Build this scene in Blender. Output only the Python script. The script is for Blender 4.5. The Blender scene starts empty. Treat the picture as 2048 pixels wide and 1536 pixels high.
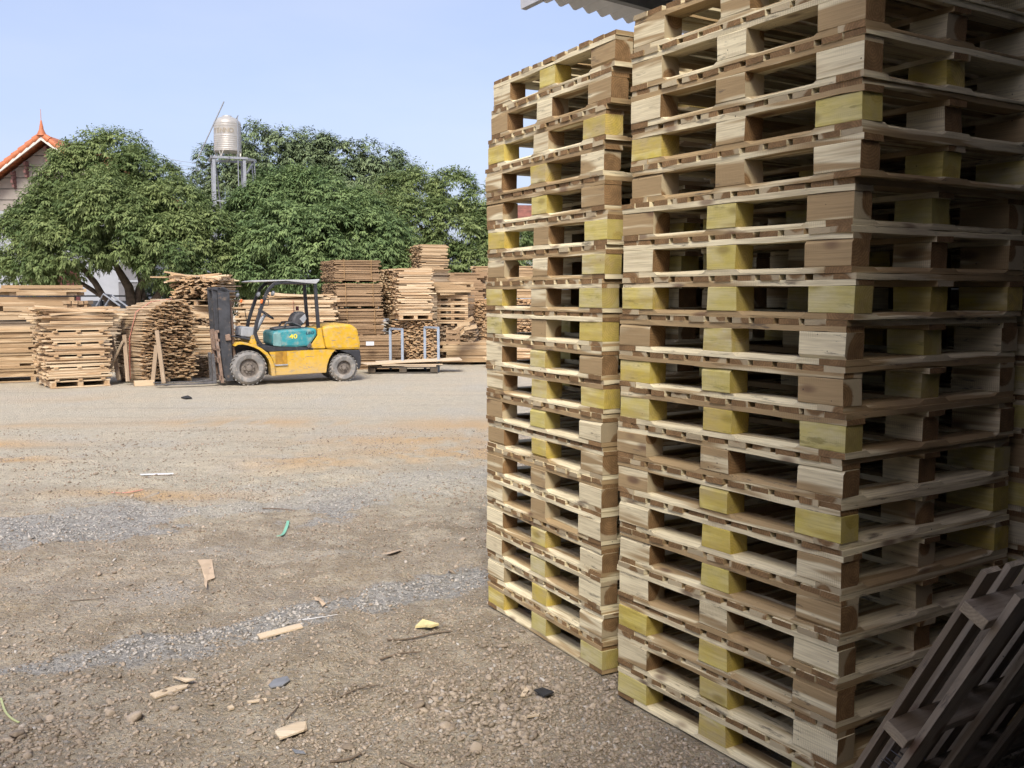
import bpy, math, random
import numpy as np
from mathutils import Matrix, Vector
R = math.radians
rng = np.random.default_rng(7); random.seed(7)
S = bpy.context.scene; COL = S.collection
# ------------------------------------------------------------------ camera frame (pixels of the 2048x1536 photograph -> world)
F, PIT, HC = 1920.0, .0931, 1.7315
cp, sp = math.cos(PIT), math.sin(PIT)
def ray(x, y):
    dx = (x-1024)/F; dz = -(y-768)/F
    return np.array([dx, cp+dz*sp, -sp+dz*cp])
def gp(x, y):
    d = ray(x, y); t = -HC/d[2]; return d[0]*t, d[1]*t
def at(x, y, Y):
    d = ray(x, y); t = Y/d[1]; return np.array([d[0]*t, Y, HC+d[2]*t])
def xz(x, y, Y):
    p = at(x, y, Y); return p[0], p[2]
# ------------------------------------------------------------------ tagging
def tag(o, label=None, cat=None, group=None, kind=None):
    if label: o['label'] = label
    if cat: o['category'] = cat
    if group: o['group'] = group
    if kind: o['kind'] = kind
    return o
def empty(name, loc=(0,0,0), rz=0, label=None, cat=None, group=None, rot=None):
    o = bpy.data.objects.new(name, None); COL.objects.link(o); o.empty_display_size = .2
    o.location = loc; o.rotation_euler = rot if rot else (0, 0, rz)
    return tag(o, label, cat, group)
def link(name, me, parent=None, loc=(0,0,0), rot=(0,0,0)):
    o = bpy.data.objects.new(name, me); COL.objects.link(o)
    o.location = loc; o.rotation_euler = rot
    if parent: o.parent = parent
    return o
# ------------------------------------------------------------------ mesh builder
class MB:
    def __init__(s): s.v = []; s.f = []; s.pc = []; s.rnd = []; s.eg = []; s.mi = []
    def add(s, verts, faces, pc=None, rnd=0., eg=None, mi=0):
        n = len(s.v); verts = [tuple(map(float, q)) for q in verts]
        s.v += verts; s.f += [tuple(n+i for i in fc) for fc in faces]
        s.pc += (pc if pc is not None else verts); s.rnd += [rnd]*len(verts)
        s.eg += (eg if eg is not None else [0.]*len(faces)); s.mi += [mi]*len(faces)
    def box(s, c, d, M=None, rnd=0., mi=0, ln=0):
        x, y, z = d[0]/2, d[1]/2, d[2]/2
        vs = [(-x,-y,-z),(x,-y,-z),(x,y,-z),(-x,y,-z),(-x,-y,z),(x,-y,z),(x,y,z),(-x,y,z)]
        fs = [(0,3,2,1),(4,5,6,7),(0,1,5,4),(1,2,6,5),(2,3,7,6),(3,0,4,7)]
        pc = [(v[ln], v[(ln+1)%3], v[(ln+2)%3]) for v in vs]
        eg = {0:[0,0,0,1,0,1], 1:[0,0,1,0,1,0], 2:[1,1,0,0,0,0]}[ln]
        if M is None: w = [(v[0]+c[0], v[1]+c[1], v[2]+c[2]) for v in vs]
        else: w = [tuple(M @ Vector(v)+Vector(c)) for v in vs]
        s.add(w, fs, pc, rnd, [float(e) for e in eg], mi)
    def bar(s, a, b, w, h, rnd=0., mi=0, up=(0,0,1)):
        a = Vector(a); b = Vector(b); d = b-a; x = d.normalized(); up = Vector(up)
        y = up.cross(x)
        if y.length < 1e-4: y = Vector((0,1,0)).cross(x)
        y.normalize(); z = x.cross(y)
        M = Matrix((x, y, z)).transposed()
        s.box((a+b)/2, (d.length, w, h), M, rnd, mi)
    def tube(s, pts, r, n=8, mi=0, cap=True, rnd=0.):
        pts = [Vector(p) for p in pts]; rs = r if hasattr(r, '__len__') else [r]*len(pts)
        vs = []; fs = []; px = None
        for i, p in enumerate(pts):
            t = (pts[min(i+1, len(pts)-1)]-pts[max(i-1, 0)]).normalized()
            if px is None:
                px = t.orthogonal().normalized()
            px = (px-t*px.dot(t)).normalized(); py = t.cross(px)
            for k in range(n):
                a = 2*math.pi*k/n; vs.append(tuple(p+(px*math.cos(a)+py*math.sin(a))*rs[i]))
        for i in range(len(pts)-1):
            for k in range(n):
                fs.append((i*n+k, i*n+(k+1)%n, (i+1)*n+(k+1)%n, (i+1)*n+k))
        if cap: fs.append(tuple(range(n-1, -1, -1))); fs.append(tuple((len(pts)-1)*n+k for k in range(n)))
        s.add(vs, fs, rnd=rnd, mi=mi)
    def lathe(s, prof, c=(0,0,0), axis='z', n=32, mi=0, closed=False):
        vs = []; fs = []
        for (r, h) in prof:
            for k in range(n):
                a = 2*math.pi*k/n; u, w = r*math.cos(a), r*math.sin(a)
                q = (u, w, h) if axis == 'z' else ((u, h, w) if axis == 'y' else (h, u, w))
                vs.append((q[0]+c[0], q[1]+c[1], q[2]+c[2]))
        m = len(prof)
        for i in range(m-1 if not closed else m):
            j = (i+1) % m
            for k in range(n):
                f = (i*n+k, i*n+(k+1)%n, j*n+(k+1)%n, j*n+k)
                fs.append(f if axis != 'y' else f[::-1])
        s.add(vs, fs, mi=mi)
    def prism(s, poly, y0, y1, mi=0):          # polygon in (x,z) swept along y
        n = len(poly)
        ar = sum(poly[i][0]*poly[(i+1)%n][1]-poly[(i+1)%n][0]*poly[i][1] for i in range(n))
        if ar < 0: poly = poly[::-1]
        vs = [(p[0], y0, p[1]) for p in poly]+[(p[0], y1, p[1]) for p in poly]
        fs = [tuple(range(n)), tuple(range(2*n-1, n-1, -1))]
        fs += [((i+1)%n, i, n+i, n+(i+1)%n) for i in range(n)]
        s.add(vs, fs, mi=mi)
    def mesh(s, name, mats, smooth=None):
        me = bpy.data.meshes.new(name); me.from_pydata(s.v, [], s.f)
        a = me.attributes.new('pc', 'FLOAT_VECTOR', 'POINT'); a.data.foreach_set('vector', np.array(s.pc, np.float32).ravel())
        a = me.attributes.new('rnd', 'FLOAT', 'POINT'); a.data.foreach_set('value', np.array(s.rnd, np.float32))
        a = me.attributes.new('eg', 'FLOAT', 'FACE'); a.data.foreach_set('value', np.array(s.eg, np.float32))
        for m in (mats if isinstance(mats, (list, tuple)) else [mats]): me.materials.append(m)
        if any(s.mi): me.polygons.foreach_set('material_index', s.mi)
        if smooth is not None:
            me.shade_smooth(); me.set_sharp_from_angle(angle=R(smooth))
        me.update(); return me
    def build(s, name, mats, parent=None, loc=(0,0,0), rot=(0,0,0), smooth=None, bevel=0):
        o = link(name, s.mesh(name, mats, smooth), parent, loc, rot)
        if bevel:
            m = o.modifiers.new('b', 'BEVEL'); m.width = bevel; m.segments = 2; m.limit_method = 'ANGLE'; m.angle_limit = R(40)
        return o
def np_mesh(name, V, Q, mat, attrs=None, smooth=False):
    me = bpy.data.meshes.new(name); k = Q.shape[1]
    me.vertices.add(len(V)); me.vertices.foreach_set('co', V.astype(np.float32).ravel())
    me.loops.add(Q.size); me.loops.foreach_set('vertex_index', Q.astype(np.int32).ravel())
    me.polygons.add(len(Q)); me.polygons.foreach_set('loop_start', np.arange(0, Q.size, k, dtype=np.int32))
    for n, a in (attrs or {}).items():
        if a.ndim == 1:
            t = me.attributes.new(n, 'FLOAT', 'POINT'); t.data.foreach_set('value', a.astype(np.float32))
        else:
            t = me.attributes.new(n, 'FLOAT_VECTOR', 'POINT'); t.data.foreach_set('vector', a.astype(np.float32).ravel())
    me.materials.append(mat); me.update(calc_edges=True)
    if smooth: me.shade_smooth()
    me.validate(); return me
# ------------------------------------------------------------------ numpy noise
_tab = np.random.default_rng(3).random((256, 256))
def vn(x, y):
    xi = np.floor(x).astype(int); yi = np.floor(y).astype(int); fx = x-xi; fy = y-yi
    fx = fx*fx*(3-2*fx); fy = fy*fy*(3-2*fy)
    g = lambda a, b: _tab[a % 256, b % 256]
    return (g(xi,yi)*(1-fx)+g(xi+1,yi)*fx)*(1-fy)+(g(xi,yi+1)*(1-fx)+g(xi+1,yi+1)*fx)*fy
def fbm(x, y, o=4):
    s = 0; a = .5
    for i in range(o): s = s+a*vn(x*2**i+i*17.3, y*2**i+i*9.1); a *= .5
    return s/(1-.5**o)
# ------------------------------------------------------------------ materials
class NT:
    def __init__(s, name):
        s.m = bpy.data.materials.new(name); s.m.use_nodes = True; s.t = s.m.node_tree; s.t.nodes.clear()
        s.out = s.n('ShaderNodeOutputMaterial')
    def n(s, typ, **kw):
        nd = s.t.nodes.new(typ)
        for k, v in kw.items(): setattr(nd, k, v)
        return nd
    def l(s, a, b): s.t.links.new(a, b)
    def val(s, sock, v):
        if hasattr(v, 'is_linked') or hasattr(v, 'links'): s.l(v, sock)
        else: sock.default_value = v
    def math(s, op, a, b=0., c=None, clamp=False):
        nd = s.n('ShaderNodeMath', operation=op, use_clamp=clamp); s.val(nd.inputs[0], a); s.val(nd.inputs[1], b)
        if c is not None: s.val(nd.inputs[2], c)
        return nd.outputs[0]
    def vmath(s, op, a, b):
        nd = s.n('ShaderNodeVectorMath', operation=op); s.val(nd.inputs[0], a); s.val(nd.inputs[1], b); return nd.outputs[0]
    def mix(s, f, a, b, mode='MIX'):
        nd = s.n('ShaderNodeMix', data_type='RGBA', blend_type=mode); s.val(nd.inputs[0], f)
        for i, v in ((6, a), (7, b)):
            if isinstance(v, (tuple, list)): v = tuple(v)+(1,)*(4-len(v))
            s.val(nd.inputs[i], v)
        return nd.outputs[2]
    def ramp(s, v, lo, hi, a=0., b=1.):
        nd = s.n('ShaderNodeMapRange', interpolation_type='SMOOTHSTEP'); s.val(nd.inputs[0], v)
        s.val(nd.inputs[1], lo); s.val(nd.inputs[2], hi); s.val(nd.inputs[3], a); s.val(nd.inputs[4], b); return nd.outputs[0]
    def noise(s, vec, scale, detail=3., rough=.55, dist=0.):
        nd = s.n('ShaderNodeTexNoise'); s.l(vec, nd.inputs['Vector']); nd.inputs['Scale'].default_value = scale
        nd.inputs['Detail'].default_value = detail; nd.inputs['Roughness'].default_value = rough; nd.inputs['Distortion'].default_value = dist
        return nd.outputs[0]
    def attr(s, name, out='Fac'): return s.n('ShaderNodeAttribute', attribute_name=name).outputs[out]
    def obj(s): return s.n('ShaderNodeTexCoord').outputs['Object']
    def bsdf(s, col, rough=.8, metal=0., bump=None, bs=.3, bd=.01, spec=None, trans=None):
        b = s.n('ShaderNodeBsdfPrincipled')
        if isinstance(col, (tuple, list)): col = tuple(col)+(1,)*(4-len(col))
        s.val(b.inputs['Base Color'], col); s.val(b.inputs['Roughness'], rough); s.val(b.inputs['Metallic'], metal)
        if spec is not None: b.inputs['Specular IOR Level'].default_value = spec
        if bump is not None:
            bp = s.n('ShaderNodeBump'); bp.inputs['Strength'].default_value = bs; bp.inputs['Distance'].default_value = bd
            s.l(bump, bp.inputs['Height']); s.l(bp.outputs[0], b.inputs['Normal'])
        if trans:
            t = s.n('ShaderNodeBsdfTranslucent'); s.val(t.inputs[0], col); mx = s.n('ShaderNodeMixShader'); mx.inputs[0].default_value = trans
            s.l(b.outputs[0], mx.inputs[1]); s.l(t.outputs[0], mx.inputs[2]); s.l(mx.outputs[0], s.out.inputs[0])
        else: s.l(b.outputs[0], s.out.inputs[0])
        return s.m
def flat(name, c, rough=.7, metal=0., var=.25, scale=6., dirt=None, bump=.0):
    k = NT(name); o = k.obj(); n = k.noise(o, scale, 5, .65)
    col = k.mix(k.ramp(n, .3, .7, 0., 1.), tuple(x*(1-var) for x in c), tuple(min(1, x*(1+var)) for x in c))
    if dirt:
        d = k.ramp(k.noise(o, dirt[1], 6, .7), dirt[2], dirt[2]+.12); col = k.mix(d, col, dirt[0])
    return k.bsdf(col, rough, metal, bump=n if bump else None, bs=bump)
def wood(name, pale, heart, endc, coat=None, mid=.5, dark=.55, far=False):
    k = NT(name); pc = k.attr('pc', 'Vector'); oi = k.n('ShaderNodeObjectInfo').outputs['Random']
    rd = k.attr('rnd'); r0 = k.math('FRACT', k.math('ADD', k.math('MULTIPLY', oi, 7.31), rd))
    r1 = k.math('FRACT', k.math('MULTIPLY', r0, 13.7)); r2 = k.math('FRACT', k.math('MULTIPLY', r0, 57.3))
    cx = k.n('ShaderNodeCombineXYZ'); k.val(cx.inputs[0], k.math('MULTIPLY', r0, 61.)); k.val(cx.inputs[1], k.math('MULTIPLY', r1, 23.)); k.val(cx.inputs[2], k.math('MULTIPLY', r2, 37.))
    v = k.vmath('ADD', pc, cx.outputs[0])
    g1 = k.noise(k.vmath('MULTIPLY', v, (1.3, 17., 17.)), 1., 2.5, .5, .35)
    sw = k.math('MULTIPLY_ADD', r1, .34, mid-.17)
    ht = k.ramp(g1, k.math('SUBTRACT', sw, .05), k.math('ADD', sw, .05))
    g2 = k.noise(k.vmath('MULTIPLY', v, (5., 150., 150.)), 1., 3, .6)
    col = k.mix(ht, pale, heart)
    col = k.mix(k.ramp(g2, .35, .75, 0., .42), col, tuple(c*.55 for c in heart))
    col = k.mix(k.math('MULTIPLY', r2, .24), col, tuple(c*.62 for c in heart))
    if not far:
        # saw marks, knots, mould streaks
        wv = k.n('ShaderNodeTexWave', wave_type='BANDS', bands_direction='X'); k.l(v, wv.inputs[0]); wv.inputs['Scale'].default_value = 42; wv.inputs['Distortion'].default_value = 3.5; wv.inputs['Detail'].default_value = 2
        sm = k.ramp(k.noise(k.vmath('MULTIPLY', v, (3., 14., 14.)), 1., 2), .5, .68)
        col = k.mix(k.math('MULTIPLY', k.math('MULTIPLY', wv.outputs[1], sm), .3), col, tuple(c*.45 for c in heart))
        vo = k.n('ShaderNodeTexVoronoi'); k.l(k.vmath('MULTIPLY', v, (4.2, 10., 10.)), vo.inputs['Vector']); vo.inputs['Scale'].default_value = 1.; vo.inputs['Randomness'].default_value = 1.
        kn = k.math('MULTIPLY', k.ramp(k.math('ADD', vo.outputs[0], k.math('MULTIPLY', g2, .12)), .13, .30, 1., 0.), k.ramp(k.n('ShaderNodeSeparateColor').outputs[0], 0, 1, 1, 1))
        col = k.mix(k.math('MULTIPLY', kn, .75), col, (.13, .07, .045))
        v3 = k.n('ShaderNodeTexVoronoi'); k.l(v, v3.inputs['Vector']); v3.inputs['Scale'].default_value = 13.; col = k.mix(k.ramp(v3.outputs[0], .030, .05, .85, 0.), col, (.05,.04,.035))
        mo = k.ramp(k.noise(k.vmath('MULTIPLY', v, (7., 40., 40.)), 1., 5, .7), .56, .68)
        mz = k.ramp(k.noise(k.vmath('MULTIPLY', v, (2.1, 6., 6.)), 1., 2), .44, .58)
        col = k.mix(k.math('MULTIPLY', k.math('MULTIPLY', mo, mz), .75), col, (.09, .075, .06))
    # end grain: rings round a pith that sits off centre
    sx = k.n('ShaderNodeSeparateXYZ'); k.l(pc, sx.inputs[0])
    yy = k.math('ADD', sx.outputs[1], k.math('MULTIPLY_ADD', r1, .13, -.065)); zz = k.math('ADD', sx.outputs[2], k.math('MULTIPLY_ADD', r2, .12, -.05))
    rr = k.math('SQRT', k.math('ADD', k.math('MULTIPLY', yy, yy), k.math('MULTIPLY', zz, zz)))
    rn = k.math('MULTIPLY_ADD', k.math('SINE', k.math('MULTIPLY', k.math('ADD', rr, k.math('MULTIPLY', g2, .012)), 620.)), .5, .5)
    en = k.noise(v, 16., 4, .7)
    ec = k.mix(k.ramp(en, .3, .7), endc, tuple(c*1.75 for c in endc)); ec = k.mix(k.math('MULTIPLY', rn, .4), ec, tuple(c*.5 for c in endc))
    hr = k.math('MULTIPLY_ADD', k.math('FRACT', k.math('MULTIPLY', r0, 171.)), .10, .035); ec = k.mix(k.ramp(k.math('SUBTRACT', k.math('ADD', rr, k.math('MULTIPLY', en, .025)), hr), 0., .012, 0., .55), ec, tuple(c*.85 for c in pale))
    ec = k.mix(k.math('MULTIPLY', r1, .4), ec, tuple(c*.55 for c in endc))
    eg = k.attr('eg')
    col = k.mix(eg, col, ec)
    if coat:
        cn = k.noise(k.vmath('MULTIPLY', v, (6., 14., 14.)), 1., 4, .65)
        yl = k.mix(r1, coat, (coat[0]*.74, coat[1]*.80, coat[2]*1.4)); yl = k.mix(k.ramp(k.noise(k.vmath('MULTIPLY', v, (9., 22., 22.)), 1., 5, .7), .45, .8, 0., .55), yl, tuple(c*.55 for c in coat))
        col = k.mix(k.ramp(cn, .25, .78, .95, k.math('MULTIPLY_ADD', r2, -.5, .62)), col, k.mix(.6, yl, col, 'MULTIPLY'))
    col = k.mix(1., col, k.mix(k.math('MULTIPLY_ADD', r2, .0, .0), (1,1,1), (1,1,1)), 'MULTIPLY')
    return k.bsdf(col, .82, 0, bump=g2, bs=.35, bd=.004, spec=.25)
W = {}
W['new'] = wood('new_pallet_wood', (.84,.745,.50), (.41,.29,.15), (.20,.12,.055), mid=.53)
W['yel'] = wood('yellow_painted_wood', (.72,.66,.50), (.50,.40,.27), (.36,.27,.14), coat=(.84,.70,.13), mid=.56)
W['pale'] = wood('fresh_sawn_plank', (.76,.61,.41), (.54,.375,.22), (.42,.28,.155), mid=.5, far=True)
W['brown'] = wood('seasoned_plank', (.45,.315,.19), (.32,.215,.125), (.25,.165,.095), mid=.45, far=True)
W['warm'] = wood('warm_plank', (.60,.455,.285), (.42,.29,.165), (.30,.20,.115), mid=.5, far=True)
W['grey'] = wood('weathered_plank', (.52,.43,.31), (.33,.25,.17), (.27,.19,.12), mid=.5, far=True)
W['end'] = wood('rough_slab_wood', (.60,.475,.32), (.43,.31,.19), (.42,.275,.15), mid=.46, far=True)
W['old'] = wood('old_grey_pallet_wood', (.40,.325,.235), (.27,.21,.145), (.36,.285,.19), mid=.5)
W['dark'] = wood('dark_pallet_wood', (.12,.11,.09), (.07,.06,.05), (.09,.07,.05), mid=.5, far=True)
W['ply'] = wood('plywood_sheet', (.72,.62,.47), (.66,.53,.37), (.55,.42,.27), mid=.35, far=True)
# ------------------------------------------------------------------ world, sun, camera
SUN_EL, SUN_AZ = 46, 183            # azimuth clockwise from +Y: sun to the right and behind the camera
w = bpy.data.worlds.new("World"); S.world = w; w.use_nodes = True
nt = w.node_tree; nt.nodes.clear()
sk = nt.nodes.new('ShaderNodeTexSky'); sk.sky_type = 'NISHITA'; sk.sun_disc = False
sk.sun_elevation = R(SUN_EL); sk.sun_rotation = R(SUN_AZ); sk.air_density = 1.0; sk.dust_density = 3.2; sk.ozone_density = 1.5
bg = nt.nodes.new('ShaderNodeBackground'); bg.inputs[1].default_value = .12
ow = nt.nodes.new('ShaderNodeOutputWorld'); mxs = nt.nodes.new('ShaderNodeMix'); mxs.data_type = 'RGBA'; mxs.blend_type = 'MULTIPLY'; mxs.inputs[0].default_value = 1.
mxs.inputs[7].default_value = (1., .905, .985, 1); nt.links.new(sk.outputs[0], mxs.inputs[6]); hz_ = nt.nodes.new('ShaderNodeMix'); hz_.data_type = 'RGBA'; hz_.inputs[0].default_value = .62; tcw = nt.nodes.new('ShaderNodeTexCoord'); mpw = nt.nodes.new('ShaderNodeMapping'); mpw.inputs['Scale'].default_value = (2.2, 2.2, 7.); nt.links.new(tcw.outputs['Generated'], mpw.inputs[0])
nzw = nt.nodes.new('ShaderNodeTexNoise'); nzw.inputs['Scale'].default_value = 1.4; nzw.inputs['Detail'].default_value = 5; nt.links.new(mpw.outputs[0], nzw.inputs['Vector'])
rpw = nt.nodes.new('ShaderNodeMapRange'); rpw.inputs[1].default_value = .35; rpw.inputs[2].default_value = .68; nt.links.new(nzw.outputs[0], rpw.inputs[0])
hc_ = nt.nodes.new('ShaderNodeMix'); hc_.data_type = 'RGBA'; hc_.inputs[6].default_value = (1.33, 1.58, 2.16, 1); hc_.inputs[7].default_value = (1.66, 1.80, 2.15, 1); nt.links.new(rpw.outputs[0], hc_.inputs[0]); nt.links.new(hc_.outputs[2], hz_.inputs[7])   # high thin haze
nt.links.new(mxs.outputs[2], hz_.inputs[6]); nt.links.new(hz_.outputs[2], bg.inputs[0]); nt.links.new(bg.outputs[0], ow.inputs[0])
sl = bpy.data.lights.new('sun', 'SUN'); sl.energy = 1.5; sl.angle = R(18); sl.color = (1., .95, .84)
so = bpy.data.objects.new('sun', sl); COL.objects.link(so)
sd = Vector((math.sin(R(SUN_AZ))*math.cos(R(SUN_EL)), math.cos(R(SUN_AZ))*math.cos(R(SUN_EL)), math.sin(R(SUN_EL))))
so.rotation_euler = sd.to_track_quat('Z', 'Y').to_euler(); so.location = (20, -20, 40)
cam = bpy.data.cameras.new('camera'); cam.sensor_width = 36; cam.lens = F/2048*36; cam.clip_end = 2000; cam.clip_start = .05
co = bpy.data.objects.new('camera', cam); COL.objects.link(co); co.location = (0, 0, HC); co.rotation_euler = (math.pi/2-PIT, 0, 0); S.camera = co
S.view_settings.view_transform = 'Standard'; S.view_settings.look = 'None'; S.view_settings.exposure = 1.5; S.view_settings.gamma = 1
S.cycles.adaptive_threshold = .02; S.cycles.max_bounces = 5; S.cycles.diffuse_bounces = 2; S.cycles.transmission_bounces = 3; S.cycles.glossy_bounces = 2
# ------------------------------------------------------------------ ground
CR = np.array([1.0735, 3.06]); AR = .571            # near corner and yaw of the right pallet stack
CL = np.array([.403, 4.25]); AL = .494
def us(a): return np.array([-math.sin(a), math.cos(a)]), np.array([math.cos(a), math.sin(a)])
def seg_d(x, y, pts):
    d = np.full(np.shape(x), 1e9)
    for (ax, ay), (bx, by) in zip(pts[:-1], pts[1:]):
        vx, vy = bx-ax, by-ay; t = np.clip(((x-ax)*vx+(y-ay)*vy)/(vx*vx+vy*vy), 0, 1)
        d = np.minimum(d, np.hypot(x-ax-t*vx, y-ay-t*vy))
    return d
def sm(v, a, b):
    t = np.clip((v-a)/(b-a), 0, 1); return t*t*(3-2*t)
def rough_z(x, y):
    near = 1-sm(y, 9, 14)*.75
    st = np.minimum(np.hypot(x-1.25, y-3.9), np.hypot(x-.65, y-4.95)); st = np.minimum(st, np.hypot(x-1.3, y-2.6))
    flatm = sm(st, .55, 1.5)
    z = (fbm(x*.8, y*.8, 3)-.5)*.10*near*flatm+(fbm(x*3+7, y*3, 4)-.5)*.085*near*(flatm*.8+.1)+(fbm(x*11, y*11, 4)-.5)*.036*near*(flatm*.7+.25)
    for (bx, by), h, r in ((gp(690,1120), .05, .28), (gp(640,1290), .04, .3), (gp(250,1440), .04, .35), (gp(860,960), .05, .5)):
        z = z+h*np.exp(-((x-bx)**2+(y-by)**2)/r**2)
    return z-.008
band1 = [gp(*q) for q in ((-150,1090),(0,1062),(300,1015),(550,1005),(760,985),(970,945),(1100,930))]
band2 = [gp(*q) for q in ((-100,1375),(0,1345),(200,1310),(400,1270),(620,1215),(760,1190),(930,1150))]
heap = [gp(*q) for q in ((870,1400),(960,1440),(1010,1470),(1010,1400),(1060,1380))]
near_st = [gp(*q) for q in ((980,1215),(1100,1310),(1235,1400),(1330,1480))]
def zones(x, y):
    n = fbm(x*1.3, y*1.3, 4); n2 = fbm(x*.45+31, y*.9, 4); n3 = fbm(x*4+9, y*4, 3)
    far = sm(y+(n-.5)*2.2-x*.12, 7.3, 9.2)
    g = (1-sm(seg_d(x, y, band1)+(n3-.5)*.9+(n-.5)*.9, .15, .75)*.85)
    g = np.maximum(g, 1-sm(seg_d(x, y, band2)+(n3-.5)*.42+(n-.5)*.3, -.06, .17)*.6)
    g = np.maximum(g, far*sm(n, .42, .66)*.55)
    o = np.zeros_like(x)
    for q, rx, ry in (((10,884),.75,.24),((10,919),.6,.2),((620,925),.7,.35),((900,905),1.5,.6),((840,880),1.6,.5),((500,845),1.6,.5),((120,795),.9,.3),((950,850),1.6,.7),((60,850),.9,.35),((300,985),.9,.2)):
        c = gp(*q); k = {0:1.}.get(0); amp = 1. if q[0] < 20 else .8
        o = np.maximum(o, amp*np.exp(-(((x-c[0])/rx)**2+((y-c[1])/ry)**2)*1.1)*(sm(n3+(n-.5)*.6, .28, .55) if q[0] > 20 else .6+.4*sm(n3, .3, .5)))
    wh = np.zeros_like(x)
    for q, rx, ry in (((420,1100),.42,.16),((700,1108),.3,.14),((80,1190),.5,.3),((600,1080),.3,.12),((330,1180),.4,.25)):
        c = gp(*q); wh = np.maximum(wh, np.exp(-(((x-c[0])/rx)**2+((y-c[1])/ry)**2))*sm(n3+(n-.5)*.5, .3, .6))
    return far, g, o, wh
def axis(a, b, st, lo, hi):
    v = list(np.arange(a, b, st)); s = st; c = a
    while c > lo: s *= 1.16; c -= s; v.insert(0, c)
    s = st; c = v[-1]
    while c < hi: s *= 1.16; c += s; v.append(c)
    return np.array(v)
gx = axis(-3.6, 2.2, .035, -400, 400); gy = axis(2.6, 10.5, .035, -300, 900)
GX, GY = np.meshgrid(gx, gy); GZ = rough_z(GX, GY)
nx, ny = len(gx), len(gy); idx = np.arange(nx*ny).reshape(ny, nx)
Q = np.stack([idx[:-1,:-1], idx[:-1,1:], idx[1:,1:], idx[1:,:-1]], -1).reshape(-1, 4)
zf, zg, zo, zw = zones(GX.ravel(), GY.ravel())
k = NT('yard_dirt'); o = k.obj()
nA = k.noise(o, 1.1, 6, .6); nB = k.noise(o, 9., 6, .65); nC = k.noise(o, 60., 5, .7); nD = k.noise(o, 230., 3, .7)
vo = k.n('ShaderNodeTexVoronoi'); k.l(o, vo.inputs['Vector']); vo.inputs['Scale'].default_value = 48.
vo2 = k.n('ShaderNodeTexVoronoi'); k.l(o, vo2.inputs['Vector']); vo2.inputs['Scale'].default_value = 95.
scn = k.n('ShaderNodeSeparateColor'); k.l(vo.outputs['Color'], scn.inputs[0])
nG = k.noise(o, 3.6, 6, .68)
dirt = k.mix(k.ramp(nG, .40, .62), (.36,.285,.185), (.62,.53,.385)); dirt = k.mix(k.ramp(nB, .38, .60, .6, 0.), dirt, (.27,.21,.14)); dirt = k.mix(k.ramp(nA, .35, .7, 0., .6), dirt, (.50,.41,.30))
farc = k.mix(k.ramp(nB, .3, .7), (.47,.415,.31), (.62,.56,.43)); farc = k.mix(k.ramp(nA, .4, .7, 0., .55), farc, (.62,.52,.365))
col = k.mix(k.attr('far'), dirt, farc)
mp = k.n('ShaderNodeMapping'); k.l(o, mp.inputs[0]); mp.inputs['Rotation'].default_value = (0, 0, -.62); mp.inputs['Scale'].default_value = (.16, 2.1, 1.)
trk = k.noise(mp.outputs[0], 1., 4, .6)
col = k.mix(k.ramp(trk, .5, .66, 0., .45), col, (.36,.30,.235)); col = k.mix(k.ramp(trk, .30, .44, .4, 0.), col, (.60,.545,.455))
grav = k.mix(scn.outputs[0], (.27,.255,.23), (.50,.475,.43))
grav = k.mix(k.attr('far'), grav, k.mix(scn.outputs[0], (.44,.405,.325), (.61,.565,.47)))
gm = k.ramp(k.math('ADD', k.attr('grav'), k.math('MULTIPLY_ADD', nC, .7, -.35)), .32, .62)
col = k.mix(gm, col, grav)
col = k.mix(k.math('MULTIPLY', k.attr('orange'), k.ramp(nB, .2, .5, .5, 1.)), col, (.61,.40,.20))
col = k.mix(k.math('MULTIPLY', k.attr('pale'), k.ramp(nC, .3, .6)), col, (.50,.46,.40))
nE = k.noise(o, 24., 6, .7)
col = k.mix(k.ramp(nE, .54, .70, 0., .38), col, (.21,.165,.12))
col = k.mix(k.ramp(nC, .54, .74, 0., .5), col, (.17,.135,.10))
col = k.mix(k.ramp(nD, .56, .74, 0., .5), col, (.62,.56,.46))
col = k.mix(k.ramp(nD, .24, .42, .4, 0.), col, (.13,.105,.08))
hgt = k.math('ADD', k.math('MULTIPLY_ADD', nE, 1.1, k.math('MULTIPLY', nC, .9)), k.math('ADD', k.math('MULTIPLY', nD, .45), k.math('MULTIPLY', k.math('SUBTRACT', 1., vo.outputs[0]), .55)))
gmat = k.bsdf(col, .95, 0, bump=hgt, bs=.85, bd=.03, spec=.15)
gme = np_mesh('ground', np.stack([GX.ravel(), GY.ravel(), GZ.ravel()], -1), Q, gmat, {'far': zf, 'grav': zg, 'orange': zo, 'pale': zw}, True)
tag(link('ground', gme), kind='structure')
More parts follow.
